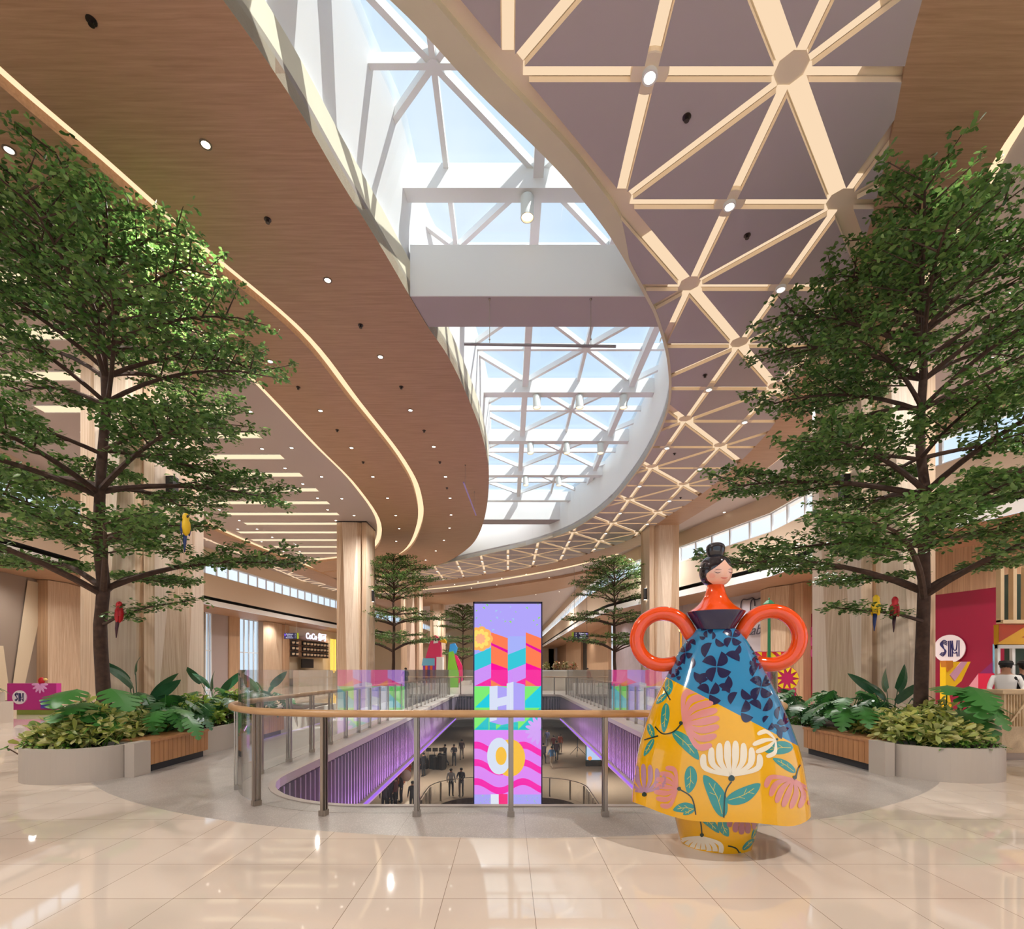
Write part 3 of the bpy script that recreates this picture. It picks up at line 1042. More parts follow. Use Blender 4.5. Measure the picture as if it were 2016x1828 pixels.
# ------------------------------------------------------------------ glass balustrade
M_rail = mat_wood('handrail_wood', '#b98d5f', '#cba273', (3, 3, 20), .32)
M_glassb2 = M_glassb
def balustrade(label, path, z0, h_glass, h_rail, out, step, rail_r, post_m, rail_m, start=None, name='glass_balustrade', loc=(0, 0, 0)):
    P = [Vector(p) for p in path]
    n = len(P)
    seg = [0]
    for i in range(n):
        seg.append(seg[-1] + (P[(i + 1) % n] - P[i]).length)
    total = seg[-1]
    def pt(s):
        s %= total
        for i in range(n):
            if s <= seg[i + 1]:
                a, b = P[i], P[(i + 1) % n]
                l = seg[i + 1] - seg[i]
                t = (b - a).normalized() if l > 1e-9 else Vector((1, 0))
                return a + t * (s - seg[i]), t
        return P[0], Vector((1, 0))
    s0 = 0
    if start:
        s0 = min(((pt(total * k / 4000)[0] - Vector(start)).length, total * k / 4000) for k in range(4000))[1]
    cnt = round(total / step)
    st = total / cnt
    t = thing(name, label, 'balustrade', loc)
    tt = tuple(loc)
    for k in range(cnt):
        a = s0 + st * k
        m_ = MB()
        kk = 9 if any(abs((pt(a + st * u / 8)[1] - pt(a)[1]).length) > .01 for u in range(9)) else 2
        pp = [pt(a + .006 + (st - .012) * u / (kk - 1)) for u in range(kk)]
        th = .008
        vs = []
        for (p, d) in pp:
            nn = Vector((-d.y, d.x))
            for e in (-th, th):
                for z in (z0 + .03, z0 + h_glass):
                    q = p + nn * e
                    vs.append((q.x, q.y, z))
        fs = []
        for u in range(kk - 1):
            o, q = u * 4, u * 4 + 4
            fs += [(o, q, q + 1, o + 1), (o + 2, o + 3, q + 3, q + 2), (o + 1, q + 1, q + 3, o + 3), (o, o + 2, q + 2, q)]
        fs += [(0, 1, 3, 2), ((kk - 1) * 4, (kk - 1) * 4 + 2, (kk - 1) * 4 + 3, (kk - 1) * 4 + 1)]
        m_.add(vs, fs); m_.build('glass_panel', M_glassb2, t)
        p, d = pt(a)
        nn = Vector((-d.y, d.x)) * out
        m_ = MB()
        ang = math.atan2(d.y, d.x)
        for e in (-.022, .022, .05):
            q = p + nn * e
            m_.cbox((q.x, q.y, z0 + (h_rail - .02) / 2), (.055 if e < .04 else .03, .014, h_rail - .02), None, ang)
        m_.cbox((p.x + nn.x * .01, p.y + nn.y * .01, z0 + .03), (.075, .085, .06), None, ang)
        m_.build('post', post_m, t)
    # rail
    m_ = MB()
    N = 260
    ring = []
    for k in range(N):
        p, d = pt(total * k / N)
        p2, d2 = pt(total * k / N + .12); p1, d1 = pt(total * k / N - .12)
        dd = (d1 + d2 + d).normalized()
        nn = Vector((-dd.y, dd.x)) * out
        ring.append((p.x + nn.x * .085, p.y + nn.y * .085, z0 + h_rail))
    vs, fs = [], []
    for k in range(N):
        a, b = Vector(ring[k - 1]), Vector(ring[(k + 1) % N])
        d = (b - a).normalized(); u = Vector((0, 0, 1)); w = d.cross(u)
        for q in range(10):
            an = 2 * math.pi * q / 10
            vs.append(Vector(ring[k]) + (u * math.cos(an) + w * math.sin(an)) * rail_r)
    for k in range(N):
        for q in range(10):
            fs.append((k * 10 + q, ((k + 1) % N) * 10 + q, ((k + 1) % N) * 10 + (q + 1) % 10, k * 10 + (q + 1) % 10))
    m_.add(vs, fs); m_.build('handrail', rail_m, t, smooth=True)
    return t
bp = rrect(-GX, GX, GY0, GY1, 2.05, 1.2, 14)
balustrade('tall glass balustrade with timber handrail round the upper floor opening', bp, 0, 1.55, 1.09, -1, 1.0, .04, M_steel, M_rail, (.03, GY0))
bp2 = rrect(-4.3, 4.3, 11.6, 30.4, 1.4, 2.6, 8)
balustrade('glass balustrade with slim steel rail round the opening on the lower level', bp2, LZ, 1.05, 1.1, -1, 1.35, .025, M_steel, M_steel, None, 'lower_balustrade')

# ------------------------------------------------------------------ tall screen
SY = 27.3
def sx(px): return (px - 1000) * SY / 1000
def sz(py): return EYE + (1318 - py) * SY / 1000
scr = thing('led_screen_tower', 'tall bright LED screen tower standing through the floor opening', 'screen', (0, SY, -8))
m_ = MB(); m_.box((-1.87, .02, 0), (1.85, .5, sz(1184) + 8)); m_.box((-1.87, -.03, 0), (-1.80, .02, sz(1184) + 8)); m_.box((1.78, -.03, 0), (1.85, .02, sz(1184) + 8)); m_.box((-1.87, -.03, sz(1188) + 8), (1.85, .02, sz(1184) + 8))
m_.build('frame', mat('screen_frame', '#2b2748', .4), scr)
layer = [0]
m_ = MB()
EM = {}
def em(c):
    if c not in EM: EM[c] = mat_emit('screen_' + c.strip('#'), c, 1.0)
    return EM[c]
def shp(pts, c, up=True):
    layer[0] += 1
    e = -.004 - layer[0] * .0011
    q = [(max(-1.80, min(1.78, sx(920 + x / 8.306))), e, sz((1180 if up else 1380) + y / 8.306) + 8) for x, y in pts]
    m_.poly(q, em(c))
def rc(x0, y0, x1, y1, c, up=True): shp([(x0, y0), (x1, y0), (x1, y1), (x0, y1)], c, up)
def ell(cx, cy_, rx, ry, c, up=True, rot=0, n=28):
    r = math.radians(rot)
    shp([(cx + rx * math.cos(t) * math.cos(r) - ry * math.sin(t) * math.sin(r), cy_ + rx * math.cos(t) * math.sin(r) + ry * math.sin(t) * math.cos(r)) for t in [2 * math.pi * k / n for k in range(n)]], c, up)
rc(60, 40, 1240, 3800, '#b3a6fb')
rnd = random.Random(5)
for (x, y) in [(195, 80), (320, 92), (440, 80), (265, 140), (380, 140), (155, 185), (155, 305), (205, 415), (260, 350), (380, 350), (480, 190), (480, 300), (550, 120), (550, 205), (550, 285), (630, 125), (710, 125), (665, 250),
               (790, 120), (790, 205), (790, 290), (855, 190), (855, 300), (745, 325), (590, 325), (895, 80), (970, 140), (1085, 140), (1150, 80), (1180, 185), (1180, 305), (960, 350), (1080, 345), (1020, 400), (895, 415), (1145, 415), (830, 475), (1110, 450),
               (625, 360), (700, 370), (430, 500), (500, 470), (1000, 70), (600, 70), (1060, 75)]:
    s_ = rnd.choice([14, 20, 10]); q = rnd.choice([1, -1]); w = rnd.choice([1, -1])
    shp([(x - s_ * q, y - s_), (x + s_ * q, y - s_ * w), (x + s_ * q, y + s_)], rnd.choice(['#96e056', '#8fd98a', '#a9c9f0', '#96e056']))
rc(662, 600, 955, 900, '#a9b4fb'); rc(118, 700, 390, 900, '#aab0fb')
for x0, x1 in ((118, 390), (662, 955)):
    shp([(x0, 900), (x1, 785), (x1, 1048), (x0, 1165)], '#3cc9da')
    shp([(x0, 1165), (x1, 1048), (x1, 1278), (x0, 1410)], '#d391fb')
    shp([(x0 + 4, 1410), (x1, 1278), (x1, 1410)], '#ff0fa0')
for x0, x1 in ((390, 662), (955, 1215)):
    shp([(x0, 535), (x1, 630), (x1, 1130), (x0, 1030)], '#ff7f55')
    shp([(x0, 705), (x1, 825), (x1, 875), (x0, 745)], '#e8169f')
    shp([(x0, 1030), (x1, 1130), (x1, 1412), (x0, 1412)], '#ff149c')
    shp([(x0 - 4, 1310), (x0 + 180, 1412), (x0 - 4, 1412)], '#ff7f4a')
ang = [2 * math.pi * k / 72 for k in range(72)]
for (r0, r1, n_, c) in ((182, 24, 9, '#ffb763'), (120, 42, 9, '#ffe070'), (66, 22, 9, '#ffb584')):
    shp([(max(100, 215 + (r0 + r1 * abs(math.cos(n_ * a / 2))) * math.cos(a)), 640 + (r0 + r1 * abs(math.cos(n_ * a / 2))) * math.sin(a)) for a in ang], c)
rc(60, 1415, 1240, 2125, '#7ff06f')
shp([(125, 1762), (362, 1530), (362, 1762)], '#00cfe4'); shp([(945, 1650), (1215, 1400), (1215, 1765), (945, 1765)], '#00cfe4')
shp([(755, 1340), (940, 1390), (940, 1985), (755, 1985)], '#b2a4fb'); shp([(495, 1405), (645, 1440), (645, 1990), (495, 1990)], '#b2a4fb')
shp([(365, 1415), (495, 1405), (495, 1610), (645, 1575), (645, 1370), (755, 1340), (755, 1880), (640, 1930), (640, 1715), (490, 1750), (490, 1960), (365, 1990)], '#dfe4fb')
shp([(120, 460), (350, 240), (350, 460)], '#00c3d0', False); shp([(830, 460), (1180, 110), (1215, 110), (1215, 460)], '#00c3d0', False)
rc(362, 335, 830, 462, '#12c4c8', False); shp([(470, 462), (470, 375), (560, 380)], '#7ff06f', False)
shp([(365, 330), (560, 385), (830, 325), (935, 300), (935, 200), (365, 200)], '#b2a4fb', False)
shp([(365, 200), (488, 200), (482, 300), (370, 330)], '#dfe4fb', False)
rc(60, 470, 1240, 1530, '#e48cfb', False)
for y0 in (655, 940, 1250):
    top = [(x, y0 + 75 * (1 - math.cos(2 * math.pi * (x - 150) / 760)) if x > 150 else y0) for x in range(60, 1241, 20)]
    shp(top + [(x, y + 112) for x, y in top[::-1]], '#ff22b2', False)
ell(700, 920, 245, 305, '#ffc43f', False); ell(520, 890, 195, 300, '#dfe6fa', False); ell(553, 888, 90, 148, '#ffc43f', False)
for k in range(8):
    a = math.radians(100 + k * 24)
    ell(1180 + 120 * math.cos(a), 470 + 120 * math.sin(a), 120, 34, '#d9a6fb', False, 100 + k * 24, 16)
rc(60, 1515, 1240, 3400, '#b0a8fa', False)
for k in range(70):
    x, y = rnd.uniform(110, 1160), rnd.uniform(1530, 1740)
    ell(x, y, 7, 7, rnd.choice(['#9fe08a', '#8bbcf0', '#9fe08a']), False, 0, 5)
rc(385, 1505, 515, 3000, '#e8ecfb', False); rc(515, 1500, 660, 3000, '#ff2f84', False)
m_.build('display', None, scr)
# ------------------------------------------------------------------ the vase-lady statue
SX, SYY = 1.86, 4.55
ROT = math.radians(-12)
def gloss(n, c, r=.1):
    return mat(n, c, r, coat=.6)
G_yel, G_blu, G_navy, G_orange = gloss('paint_yellow', '#eeb000'), gloss('paint_blue', '#2b86b5'), gloss('paint_navy', '#1b1f47'), gloss('paint_orange', '#ea4c0a')
G_skin, G_hair, G_pink, G_cream = gloss('paint_skin', '#f0bda4', .25), gloss('paint_hair', '#1d1a22'), gloss('paint_pink', '#dd8d86'), gloss('paint_cream', '#f6ead0')
G_mau, G_teal, G_stem, G_vein = gloss('paint_mauve', '#b6889f'), gloss('paint_teal', '#2c8f89'), gloss('paint_dark_green', '#1f352c'), gloss('paint_vein', '#d9c640')
G_lip, G_line, G_blush, G_dkpink = gloss('paint_lip', '#e08b78', .25), gloss('paint_line', '#59382f', .3), gloss('paint_blush', '#eda893', .3), gloss('paint_plum', '#a96a72')

stat = thing('vase_lady_statue', 'glossy painted statue of a lady shaped like a two-handled vase with yellow floral skirt', 'statue', (SX, SYY, 0))
def surf(prof, n, ratio, wave=0.0, zwave=0.0, tilt=0.0):
    """lathe-like body, elliptical and turned by ROT; prof (r, z)"""
    vs, fs = [], []
    zt = [p[1] for p in prof]
    z0, z1 = min(zt), max(zt)
    for (r, z) in prof:
        q = 1 - (z - z0) / (z1 - z0 + 1e-9)
        for k in range(n):
            t = 2 * math.pi * k / n
            w = 1 + wave * q * q * math.cos(5 * t + .6)
            x, y = r * w * math.cos(t), r * w * ratio * math.sin(t)
            X = x * math.cos(ROT) - y * math.sin(ROT)
            Yy = x * math.sin(ROT) + y * math.cos(ROT)
            dz = (zwave * math.cos(5 * t + .6) - tilt * X) * q ** 3
            vs.append((X, Yy, z + dz))
    for i in range(len(prof) - 1):
        for k in range(n):
            k2 = (k + 1) % n
            fs.append((i * n + k, i * n + k2, (i + 1) * n + k2, (i + 1) * n + k) if prof[i][1] < prof[i + 1][1] else (i * n + k2, i * n + k, (i + 1) * n + k, (i + 1) * n + k2))
    return vs, fs
def dense(prof, n=6):
    return [(p.x, p.y) for p in smooth_curve(prof, n)]
skirt_prof = dense([(.742, .33), (.736, .42), (.715, .58), (.675, .83), (.60, 1.08), (.51, 1.31), (.40, 1.54), (.30, 1.74), (.215, 1.87), (.15, 1.925)])
vs, fs = surf(skirt_prof, 120, .72, .022, .02, .035)
SC_O = Vector((SX, SYY, 0))
class Skin:
    """a painted surface: shapes given by where they are seen are laid on the body itself"""
    def __init__(s, vs, fs):
        s.bvh = BVHTree.FromPolygons([Vector(v) for v in vs], fs)
        s.mb = MB()
    def hit(s, px, py, off):
        d = Vector(((px - 1000) / 1000, 1, (1318 - py) / 1000)).normalized()
        h = s.bvh.ray_cast(Vector((0, 0, EYE)) - SC_O, d)
        if h[0] is None: return None
        n = h[1] if h[1].dot(d) < 0 else -h[1]
        return h[0] + n * off
    clip = None
    def strip(s, left, right, m, lay, across=3):
        """quads between two px polylines of equal length"""
        off = .0015 + lay * .0007
        grid = []
        if s.clip and m not in (G_navy,) and sum(p[1] for p in left) / len(left) > 0:
            left = [(p[0], max(p[1], s.clip(p[0]) + 1.2)) for p in left]; right = [(p[0], max(p[1], s.clip(p[0]) + 1.2)) for p in right]
        for a, b in zip(left, right):
            row = [s.hit(a[0] + (b[0] - a[0]) * k / across, a[1] + (b[1] - a[1]) * k / across, off) for k in range(across + 1)]
            grid.append(row)
        for i in range(len(grid) - 1):
            for k in range(across):
                q = [grid[i][k], grid[i][k + 1], grid[i + 1][k + 1], grid[i + 1][k]]
                if any(x is None for x in q): continue
                if max((q[0] - q[2]).length, (q[1] - q[3]).length) > .09: continue
                s.mb.add(q, [(0, 1, 2, 3)], m)
    def spine(s, pts, w, m, lay, prof='petal', n=14, across=3):
        P = smooth_curve(pts, max(2, n // (len(pts) - 1)))
        K = len(P)
        L, R = [], []
        for i, p in enumerate(P):
            a, b = P[max(i - 1, 0)], P[min(i + 1, K - 1)]
            t = (b - a).normalized()
            u = i / (K - 1)
            ww = {'petal': w * (.18 + .82 * min(1, u / .62) ** .9) * (1 if u < .72 else math.sqrt(max(0, 1 - ((u - .72) / .29) ** 2))), 'leaf': w * max(0, math.sin(math.pi * u ** .85)) ** .8, 'line': w}[prof] / 2
            nn = Vector((-t.y, t.x))
            L.append(p + nn * ww); R.append(p - nn * ww)
        s.strip(L, R, m, lay, across)
    def leaf(s, a, b, w, bend=0.0, lay=1, vein=True):
        a, b = Vector(a), Vector(b)
        d = b - a
        nn = Vector((-d.y, d.x)).normalized()
        c = (a + b) / 2 + nn * bend
        s.spine([a, c, b], w, G_teal, lay, 'leaf', 16, 4)
        if vein:
            s.spine([a.lerp(b, .08), c.lerp(a, .1), a.lerp(b, .8) + nn * bend * .5], 1.1, G_vein, lay + 1, 'line', 8, 1)
            for f, sg in ((.35, 1), (.5, -1), (.62, 1)):
                p = a.lerp(b, f) + nn * bend * .8
                s.spine([p, p + (d.normalized() * .8 + nn * sg * .7) * w * .38], .9, G_vein, lay + 1, 'line', 3, 1)
    def flower(s, base, ang, length, m, n=8, spread=80, lay=2, fat=.3, cup=.55, calyx=5):
        B = Vector(base)
        dm = Vector((math.cos(math.radians(ang)), math.sin(math.radians(ang))))
        w = math.sin(math.radians(min(spread, 90)))
        for k in range(n):
            f = (k / (n - 1)) * 2 - 1
            af = abs(f)
            out = Vector((-dm.y, dm.x)) * (1 if f > 0 else -1)
            tip = B + (dm * (1 - .36 * af * af) + out * (.74 * af * w)) * length
            mid = B + (dm * (.46 - .20 * af * af) + out * (.68 * af * w)) * length
            s.spine([B + dm * length * .05, mid, tip], length * fat * 1.0 * (1 - .1 * af), m, lay, 'petal', 16, 3)
        if calyx:
            am = math.radians(ang)
            dm = Vector((math.cos(am), math.sin(am)))
            s.spine([B - dm * calyx * .8, B + dm * calyx * .8], calyx * 1.6, G_stem, lay + 2, 'leaf', 6, 2)
    def dshape(s, a, b, bulge, m, lay):
        a, b = Vector(a), Vector(b)
        d = b - a
        nn = Vector((-d.y, d.x)).normalized()
        L, R = [], []
        for k in range(13):
            u = k / 12
            p = a + d * u
            L.append(p - nn * bulge * .06 * math.sin(math.pi * u)); R.append(p + nn * bulge * math.sin(math.pi * u) ** .6)
        s.strip(L, R, m, lay, 3)
border = lambda x: 1334 + (x - 1315) * (1460 - 1334) / (1557 - 1315)
sk = Skin(vs, fs)
# split the skirt along a plane into blue top and yellow bottom
o0 = Vector((0, 0, EYE)) - SC_O
d1 = Vector(((1315 - 1000) / 1000, 1, (1318 - 1334) / 1000)); d2 = Vector(((1557 - 1000) / 1000, 1, (1318 - 1460) / 1000))
pn = d1.cross(d2).normalized()
if pn.z < 0: pn = -pn
bm = bmesh.new()
bv = [bm.verts.new(v) for v in vs]
for f in fs: bm.faces.new([bv[i] for i in f])
bmesh.ops.bisect_plane(bm, geom=bm.verts[:] + bm.edges[:] + bm.faces[:], plane_co=o0, plane_no=pn)
bm.verts.index_update()
smb = MB()
fa = [[v.index for v in f.verts] for f in bm.faces]
cen = [f.calc_center_median() for f in bm.faces]
vv = [v.co.copy() for v in bm.verts]
bm.free()
smb.v = [tuple(v) for v in vv]
for f, c in zip(fa, cen):
    smb.f.append(tuple(f)); smb.m.append(smb.mi(G_blu if (c - o0).dot(pn) > 0 else G_yel))
# navy pinwheel motifs on the blue
def motif(cx, cyy, s, rot, sqx=1.0):
    def pt(r, a):
        a = math.radians(a)
        return Vector((cx + s * r * math.cos(a) * sqx, cyy + s * r * math.sin(a)))
    for k in range(4):
        a = rot + 90 * k
        for (p, q, b) in ((pt(.03, a), pt(.74, a - 4), .42 * s), (pt(.70, a + 14), pt(1.12, a + 56), -.36 * s)):
            c = (p + q) / 2
            if c.y > border(c.x) - 6: continue
            sk.dshape(p, q, b * (sqx * .5 + .5), G_navy, 1)
for a in ((1411, 1312, 43, 22, .95), (1498, 1352, 42, 30, .8), (1441, 1254, 30, 30, .95), (1350, 1284, 32, 10, .6), (1396, 1366, 36, 32), (1458, 1402, 36, 25), (1331, 1332, 22, 0, .6), (1489, 1290, 26, 15, .45),
          (1392, 1240, 20, 0, .8), (1541, 1428, 36, 15, .45), (1511, 1436, 24, 40, .8)):
    motif(*a)
# flowers, leaves and stems on the yellow
sk.clip = border
sk.flower((1341, 1423), -14, 76, G_pink, 8, 92, 2, .19, .45)
sk.flower((1440, 1531), -90, 74, G_cream, 8, 92, 2, .19, .45, 8)
sk.flower((1337, 1552), -172, 50, G_pink, 7, 95, 2, .22, .45)
sk.flower((1269, 1563), -92, 60, G_mau, 7, 62, 2, .17, .7, 6)
sk.flower((1564, 1530), 112, 62, G_pink, 7, 85, 2, .2, .5)
sk.flower((1529, 1455), 158, 50, G_cream, 4, 40, 2, .2, .5, 3)
for a in (((1317, 1335), (1317, 1368), 16), ((1313, 1365), (1292, 1385), 12), ((1312, 1383), (1307, 1442), 17), ((1277, 1424), (1287, 1453), 13), ((1287, 1454), (1268, 1488), 12), ((1324, 1439), (1376, 1495), 24, -4),
          ((1359, 1507), (1355, 1561), 25, -3), ((1425, 1608), (1385, 1525), 33, 6), ((1370, 1592), (1325, 1594), 20, 4), ((1368, 1590), (1345, 1603), 12, 0), ((1429, 1577), (1497, 1542), 30, 5), ((1561, 1471), (1505, 1478), 26, 3), ((1566, 1520), (1521, 1492), 16, 2)):
    sk.leaf(*a, lay=0)
for pts in ([(1341, 1425), (1326, 1440), (1305, 1444), (1290, 1430)], [(1440, 1538), (1428, 1560), (1425, 1609)], [(1340, 1554), (1362, 1570), (1370, 1603)], [(1306, 1352), (1320, 1378)], [(1269, 1456), (1296, 1448)], [(1566, 1532), (1570, 1515), (1575, 1505)]):
    sk.spine(pts, 2.6, G_stem, 3, 'line', 12, 1)
def join(a, b):
    o = len(a.v)
    a.v.extend(b.v)
    for f, k in zip(b.f, b.m):
        a.f.append(tuple(i + o for i in f)); a.m.append(a.mi(b.mats[k]))
join(smb, sk.mb)
smb.build('skirt', None, stat, smooth=True)
# pot below the skirt
pot_prof = dense([(.30, 0), (.325, .1), (.355, .25), (.36, .40), (.34, .55)])
v2, f2 = surf(pot_prof, 64, .9)
pk = Skin(v2, f2)
pk.flower((1382, 1643), 96, 54, G_cream, 8, 92, 1, .2, .35, 5)
pk.flower((1462, 1608), 95, 34, G_dkpink, 5, 75, 1, .36, .3, 0)
for a in (((1377, 1604), (1416, 1639), 17, -3), ((1420, 1609), (1434, 1646), 20, 3), ((1331, 1637), (1343, 1672), 10), ((1462, 1672), (1485, 1650), 12), ((1450, 1692), (1458, 1676), 9), ((1480, 1650), (1492, 1620), 8)):
    pk.leaf(*a, lay=0)
for pts in ([(1375, 1601), (1380, 1620), (1382, 1640)], [(1433, 1664), (1450, 1670), (1460, 1690)]):
    pk.spine(pts, 2.6, G_stem, 3, 'line', 10, 1)
pmb = MB(); pmb.add(v2, f2, G_yel); join(pmb, pk.mb); pmb.build('pot_base', None, stat, smooth=True)
# collar, shoulders, neck
m_ = MB(); v3, f3 = surf([(.150, 1.905), (.17, 1.94), (.245, 2.058), (.247, 2.066)], 64, .95); m_.add(v3, f3); m_.build('collar', G_navy, stat, smooth=35)
m_ = MB(); v3, f3 = surf(dense([(.247, 2.062), (.225, 2.078), (.16, 2.125), (.112, 2.18), (.085, 2.24), (.072, 2.30), (.07, 2.33)]), 64, .95); m_.add(v3, f3); m_.build('shoulders', G_orange, stat, smooth=50)
# handles
for s in (-1, 1):
    pts = []
    for k in range(33):
        a = math.radians(-100 + 250 * k / 32)
        pts.append((.455 + .232 * math.cos(a), 1.83 + .235 * math.sin(a)))
    pts = [(.33, 1.62), (.37, 1.604)] + pts + [(.23, 1.90), (.19, 1.83)]
    P3 = [Vector((s * x * math.cos(ROT), s * x * math.sin(ROT), z)) for x, z in pts]
    m_ = MB(); m_.tube(P3, .064, None, 18); m_.build('handle', G_orange, stat, smooth=True)
# head
hp = []
for k in range(25):
    a = math.pi * k / 24
    c, sn = math.cos(a), math.sin(a)
    hp.append((.139 * abs(sn) ** .72, 2.435 - .137 * (abs(c) ** .9) * (1 if c > 0 else -1)))
v4, f4 = surf(hp, 56, .95)
hk = Skin(v4, f4)
def lerp_tab(tab, y):
    for (y0, x0), (y1, x1) in zip(tab, tab[1:]):
        if y0 <= y <= y1: return x0 + (x1 - x0) * (y - y0) / (y1 - y0)
    return tab[-1][1]
Lt = [(1101.5, 1426.5), (1106, 1422), (1112, 1415), (1119, 1405), (1124, 1397), (1129, 1391.5), (1134.5, 1390.5), (1142.7, 1394), (1149.5, 1404)]
Rt = [(1101.5, 1427), (1107, 1431), (1113, 1436), (1120.5, 1446), (1130, 1449), (1149.5, 1449)]
ys = [1101.6 + k * (1149.3 - 1101.6) / 40 for k in range(41)]
def rightmost(y, x):
    while hk.hit(x, y, 0) is None and x > 1420: x -= .4
    return x - .3
hk.strip([(lerp_tab(Lt, y), y) for y in ys], [(rightmost(y, lerp_tab(Rt, y)), y) for y in ys], G_skin, 1, 14)
hk.spine([(1405.7, 1124.6), (1412.7, 1127.3), (1420, 1125)], 1.3, G_line, 4, 'leaf', 10, 1)
hk.spine([(1433.6, 1124.2), (1438, 1127), (1443, 1125)], 1.3, G_line, 4, 'leaf', 10, 1)
hk.spine([(1407, 1122), (1412.7, 1120.3), (1421, 1120.7)], .9, G_line, 4, 'leaf', 10, 1)
hk.spine([(1433, 1121), (1438, 1119.8), (1444.4, 1121.6)], .9, G_line, 4, 'leaf', 10, 1)
hk.spine([(1418.4, 1136), (1426, 1137.2), (1432.7, 1136)], 3.6, G_lip, 4, 'leaf', 10, 3)
hk.spine([(1396, 1132), (1409, 1133)], 10, G_blush, 2, 'leaf', 10, 3)
hmb = MB(); hmb.add(v4, f4, G_hair); join(hmb, hk.mb); hmb.build('head', None, stat, smooth=True)
m_ = MB(); v5, f5 = surf(dense([(.05, 2.56), (.062, 2.566), (.078, 2.61), (.077, 2.655), (.05, 2.68), (.002, 2.684)]), 40, .95); m_.add(v5, f5); m_.build('hair_bun', G_hair, stat, smooth=True)
# ------------------------------------------------------------------ foliage materials
def mat_leaf(name, cols, trans=.3, rough=.38, edge=None):
    m = bpy.data.materials.new(name)
    m.use_nodes = True
    nt = m.node_tree
    L, N = nt.links.new, nt.nodes.new
    b = nt.nodes['Principled BSDF']
    out = nt.nodes['Material Output']
    g = N('ShaderNodeNewGeometry')
    r = N('ShaderNodeValToRGB')
    r.color_ramp.interpolation = 'LINEAR'
    els = r.color_ramp.elements
    for k, c in enumerate(cols):
        p = k / (len(cols) - 1)
        e = els[k] if k < 2 else els.new(p)
        e.position = p
        e.color = C(c)
    L(g.outputs['Random Per Island'], r.inputs['Fac'])
    L(r.outputs['Color'], b.inputs['Base Color'])
    b.inputs['Roughness'].default_value = rough
    t = N('ShaderNodeBsdfTranslucent')
    L(r.outputs['Color'], t.inputs['Color'])
    mx = N('ShaderNodeMixShader')
    mx.inputs[0].default_value = trans
    L(b.outputs[0], mx.inputs[1]); L(t.outputs[0], mx.inputs[2]); L(mx.outputs[0], out.inputs['Surface'])
    MATS[name] = m
    return m
M_bark = mat('tree_bark', '#4a352b', .85, noise=.6, nscale=16)
M_tl = mat_leaf('tree_leaf', ['#3b5a2a', '#4b7034', '#5f843f', '#7f9d55', '#456438'])
M_vari = mat_leaf('variegated_leaf', ['#cfc871', '#94a545', '#e6dfa0', '#5f8a38', '#dcd488'], .25)
M_mon = mat_leaf('monstera_leaf', ['#39702f', '#4a8a3c', '#33683c'], .2, .42)
M_fern = mat_leaf('philodendron_leaf', ['#3c6e4c', '#2c5b3a', '#5f9a42'], .2, .35)
M_gc = mat_leaf('ground_leaf', ['#3f7a2c', '#6a9e35', '#2c5a24', '#8bb04a'], .2)
M_lime = mat_leaf('lime_leaf', ['#a9c24c', '#8db23c', '#cdd879'], .3)
M_bird = mat_leaf('banana_leaf', ['#35684a', '#2b5538', '#3f7a45'], .15, .3)

def leaf_cloud(pts, size, m, name, parent, rng, n_leaf=5, ratio=.52, tilt=.5, spread=1.0, rosette=True):
    """pts: (N,3) twig tips. Each gets a whorl of obovate leaves, every leaf a small curved polygon."""
    P = np.asarray(pts, dtype=np.float64)
    N = len(P)
    R = np.random.RandomState(rng)
    # leaf template in its own frame: x along, y across, z up
    T = np.array([(0.0, 0, 0), (.42, -.30 * 1, .03), (.78, -.40, .02), (1.0, 0, -.06), (.78, .40, .02), (.42, .30, .03)])
    T[:, 1] *= ratio / .8
    yaw = (R.rand(N, 1) * 2 * np.pi) + np.arange(n_leaf)[None, :] * 2 * np.pi / n_leaf + R.randn(N, n_leaf) * .25
    pit = -.15 + R.randn(N, n_leaf) * tilt * .6 + .15
    roll = R.randn(N, n_leaf) * tilt * .7
    sz = size * (0.75 + .5 * R.rand(N, n_leaf))
    a, p, r = yaw.ravel(), pit.ravel(), roll.ravel()
    ca, sa, cp_, sp_, cr, sr = np.cos(a), np.sin(a), np.cos(p), np.sin(p), np.cos(r), np.sin(r)
    X = np.stack([ca * cp_, sa * cp_, sp_], 1)
    S = np.stack([-sa, ca, np.zeros_like(a)], 1)
    U = np.cross(X, S)
    S2 = S * cr[:, None] + U * sr[:, None]
    U2 = np.cross(X, S2)
    base = np.repeat(P, n_leaf, 0) + (R.rand(N * n_leaf, 3) - .5) * size * .5 * spread
    s_ = sz.ravel()[:, None, None]
    V = base[:, None, :] + s_ * (T[None, :, 0:1] * X[:, None, :] + T[None, :, 1:2] * S2[:, None, :] + T[None, :, 2:3] * U2[:, None, :])
    V = V.reshape(-1, 3)
    K = N * n_leaf
    me = bpy.data.meshes.new(name)
    me.vertices.add(len(V)); me.vertices.foreach_set('co', V.ravel())
    me.loops.add(K * 8); me.polygons.add(K * 2)
    idx = np.arange(K)[:, None] * 6 + np.array([0, 1, 2, 3, 0, 3, 4, 5])[None, :]
    me.loops.foreach_set('vertex_index', idx.ravel())
    me.polygons.foreach_set('loop_start', np.arange(K * 2) * 4)
    me.polygons.foreach_set('loop_total', np.full(K * 2, 4))
    me.update(calc_edges=True)
    me.materials.append(m)
    o = bpy.data.objects.new(name, me)
    COL.objects.link(o)
    if parent: o.parent = parent
    return o

